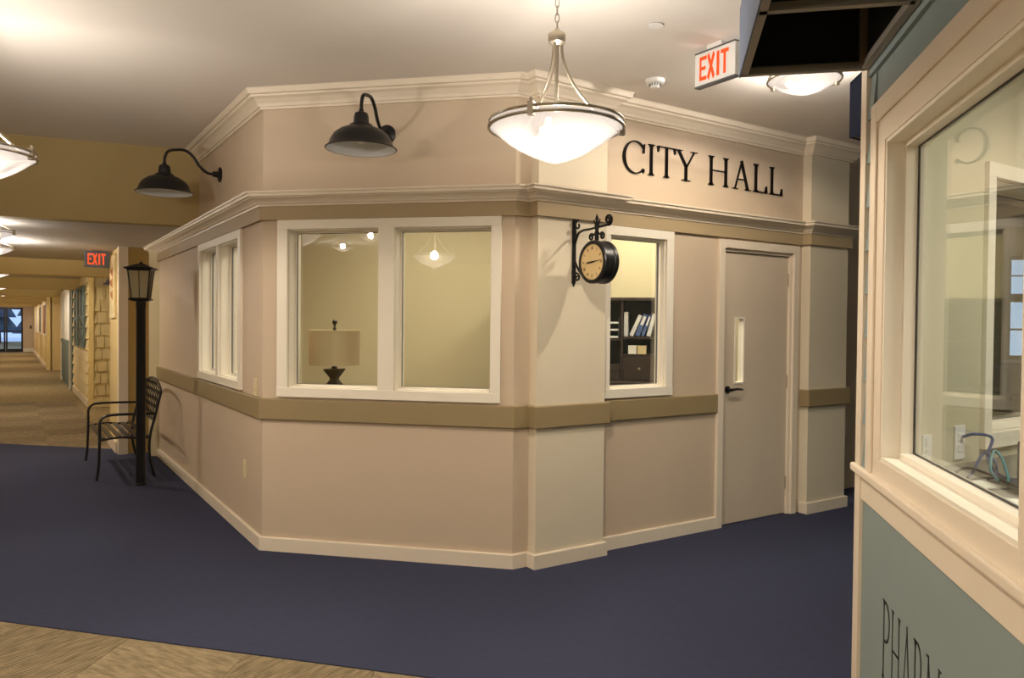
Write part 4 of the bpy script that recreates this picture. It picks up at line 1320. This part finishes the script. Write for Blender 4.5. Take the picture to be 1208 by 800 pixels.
for k in range(7):
    b.box(1.063, 1.0645, 2.49+k*.022, 2.502+k*.022, 1.005, 1.095)
b.build('vent_slots', 'greyplastic', t)
for k, (x, y, a2, lb) in enumerate(((.935, 2.64, .4, 'grey folder lying on the pharmacy counter by the window corner'), (.945, 2.40, -.2, 'grey folder lying on the pharmacy counter beside the black box'))):
    fr = Frame((x, y), (math.cos(a2), math.sin(a2)), (-math.sin(a2), math.cos(a2)))
    tt = thing('document_folder', (x, y, .979), lb, 'folder')
    fr.box(MB(), -.09, .09, -.06, .06, .9795, .983).build('cover', 'greyplastic', tt)
    fr.box(MB(), -.078, .078, -.05, .05, .983, .9855).build('sheets', 'paper', tt)

# room with the sofa seen through the pharmacy
FB = Frame((1.0, 12.2), (1, 0), (0, -1))
wf = (3.74, 5.1, 1.05, 2.55)
struct(FB.wall(MB(), -2, 8, 0, ZC, -.2, 0, [wf]), 'wall_sofa_room', 'tan', 'tan wall behind the sofa with a daylight window')
root = tag(empty('window_6', FB.p(4.2, 0, 1.0)), 'tan framed daylight window above the sofa', 'window', kind='structure')
for q in ((wf[0], wf[0]+.06, wf[2], wf[3]), (wf[1]-.06, wf[1], wf[2], wf[3]), (wf[0]+.06, wf[1]-.06, wf[2], wf[2]+.06), (wf[0]+.06, wf[1]-.06, wf[3]-.06, wf[3]), (wf[0]+.06, wf[1]-.06, 1.88, 2.0)):
    FB.box(MB(), q[0], q[1], -.15, -.08, q[2], q[3]).build('frame', 'olive', root)
for q in ((4.41, 4.435, wf[2], wf[3]), (wf[0]+.06, wf[1]-.06, 1.47, 1.5), (wf[0]+.06, wf[1]-.06, 2.25, 2.27)):
    FB.box(MB(), q[0], q[1], -.135, -.105, q[2], q[3]).build('muntin', 'olive', root)
FB.box(MB(), wf[0]+.05, wf[1]-.05, -.122, -.116, wf[2]+.05, wf[3]-.05).build('pane', 'glass', root)
FB.box(MB(), wf[0]-.08, wf[1]+.08, 0, .07, wf[2]-.04, wf[2]).build('window_sill', 'trim', root)
wallseg('wall_sofa_room_west', Q2, (Q2.x, 12.2), ZC, 'tan', 'tan side wall of the sofa room', side=1)
wallseg('wall_sofa_room_east', (9, 12.2), (9, 8), ZC, 'tan', 'tan far side wall of the sofa room', side=1)
struct(MB().box(-2, 11, 12.6, 40, -.3, -.02), 'ground_window', 'snow', 'pale ground outside the sofa room window', 'ground')
for k in range(4):
    x, y = 4.5+k*2.6, 20+random.random()*2
    t = thing('evergreen_tree', (x, y, -.02), 'dark evergreen tree outside the sofa room window', 'tree', 'trees outside the sofa room')
    MB().tube([(x, y, -.02), (x, y, 1.0)], [.15, .12], 8).build('trunk', 'bark', t)
    cr = MB()
    for i in range(4):
        cr.lathe([(0, .8+i*.7), (1.1-.25*i, .6+i*.7), (.3, 1.3+i*.7), (0, 1.6+i*.7)], (x, y, 0), 9)
    cr.build('crown', 'leaf', t)
sx, sy = 4.75, 11.35
t = thing('sofa', (sx, sy, 0), 'tan upholstered sofa under the daylight window', 'sofa')
MB().box(sx-1.0, sx+1.0, sy-.4, sy+.35, .1, .42).build('base', 'sofa', t, bevel=.02)
MB().box(sx-1.0, sx+1.0, sy+.18, sy+.42, .42, 1.0).build('backrest', 'sofa', t, bevel=.04)
for s in (-1, 1):
    MB().box(sx+s*.9-.12, sx+s*.9+.12, sy-.42, sy+.35, .1, .78).build('armrest', 'sofa', t, bevel=.04)
    MB().box(sx+s*.39-.38, sx+s*.39+.38, sy-.42, sy+.18, .42, .62).build('seat_cushion', 'sofa', t, bevel=.04)
for s in (-1, 1):
    for q in (-.36, .3):
        MB().lathe([(0, 0), (.02, 0), (.03, .1), (0, .1)], (sx+s*.9, sy+q, 0), 10).build('leg', 'darkwood', t)

# ------------------------------------------------------------------ awnings
ax0, ay0, ay1, zb = .238, 2.885, 1.2, 2.385
t = thing('storefront_awning', (.46, 2.0, zb), 'slate fabric awning with open black underside over the pharmacy window', 'awning')
zv, zt = 2.62, 2.80
MB().box(ax0-.008, ax0-.003, ay1, ay0+.012, zb-.01, zv).build('valance', 'slate', t)
MB().hexa([(ax0-.008, ay1, zv), (PX-.016, ay1, zt), (PX-.016, ay0+.012, zt), (ax0-.008, ay0+.012, zv), (ax0-.008, ay1, zv+.005), (PX-.016, ay1, zt+.005), (PX-.016, ay0+.012, zt+.005), (ax0-.008, ay0+.012, zv+.005)]).build('roof_fabric', 'slate', t)
FA = Frame((ax0, ay0), (1, 0), (0, 1))
wl = PX-.016-ax0
for y, m in ((ay0+.012, 'slate'), (ay1-.005, 'slate')):
    Frame((ax0, y), (1, 0), (0, 1)).poly(MB(), [(-.003, zb-.005), (wl, zb-.005), (wl, zt), (-.003, zv)], 0, .005).build('end_panel', m, t)
b = MB()
b.box(ax0-.002, ax0+.001, ay1, ay0+.005, zb+.03, zv-.01)
b.hexa([(ax0, ay1, zv-.02), (PX-.018, ay1, zt-.02), (PX-.018, ay0, zt-.02), (ax0, ay0, zv-.02), (ax0, ay1, zv-.015), (PX-.018, ay1, zt-.015), (PX-.018, ay0, zt-.015), (ax0, ay0, zv-.015)])
FA.poly(b, [(0, zb+.03), (wl-.01, zb+.03), (wl-.01, zt-.02), (0, zv-.02)], .004, .008)
b.box(PX-.03, PX-.018, ay1, ay0, zb+.03, zt-.02)
b.build('inner_sheet', 'inner_sheet', t)  # black sheets set just inside the slate fabric
def sqbar(p, q, w2=.0125):
    p, q = Vector(p), Vector(q)
    d = (q-p).normalized()
    s = d.cross(Vector((0, 0, 1)))
    if s.length < .1:
        s = Vector((1, 0, 0))
    s.normalize()
    v = s.cross(d)
    ring = [s*w2+v*w2, -s*w2+v*w2, -s*w2-v*w2, s*w2-v*w2]
    return MB().hexa([p+r for r in ring]+[q+r for r in ring])
z = zb+.005
for p, q in (((ax0+.01, ay1, z), (ax0+.01, ay0+.01, z)), ((PX-.03, ay1, z), (PX-.03, ay0+.01, z)),
             ((ax0, ay0, z), (PX-.03, ay0, z)), ((ax0, 2.32, z), (PX-.03, 2.32, z)), ((ax0, 1.756, z), (PX-.03, 1.756, z)), ((ax0, ay1+.02, z), (PX-.03, ay1+.02, z)),
             ((ax0+.012, 2.32, z), (ax0+.012, 2.32, zv-.02)), ((PX-.04, ay0-.02, z), (PX-.04, ay0-.02, zt-.03))):
    sqbar(p, q).build('frame_bar', 'alu', t)
t = thing('side_awning', FPS.p(1.0, .2, 2.32), 'navy fabric awning on the angled side of the storefront', 'awning')
FPS.box(MB(), .55, 1.9, .425, .432, 2.32, 2.56).build('valance', 'navy', t)
P = FPS.p
MB().hexa([P(.55, .432, 2.56), P(1.9, .432, 2.56), P(1.9, .002, 2.82), P(.55, .002, 2.82), P(.55, .432, 2.566), P(1.9, .432, 2.566), P(1.9, .002, 2.826), P(.55, .002, 2.826)]).build('roof_fabric', 'navy', t)
for u in (.55, 1.894):
    MB().hexa([P(u, .002, 2.32), P(u+.006, .002, 2.32), P(u+.006, .425, 2.32), P(u, .425, 2.32), P(u, .002, 2.82), P(u+.006, .002, 2.82), P(u+.006, .425, 2.56), P(u, .425, 2.56)]).build('end_panel', 'navy', t)
for d in (.02, .415):
    FPS.box(MB(), .556, 1.894, d-.01, d+.01, 2.325, 2.345).build('frame_bar', 'alu', t)
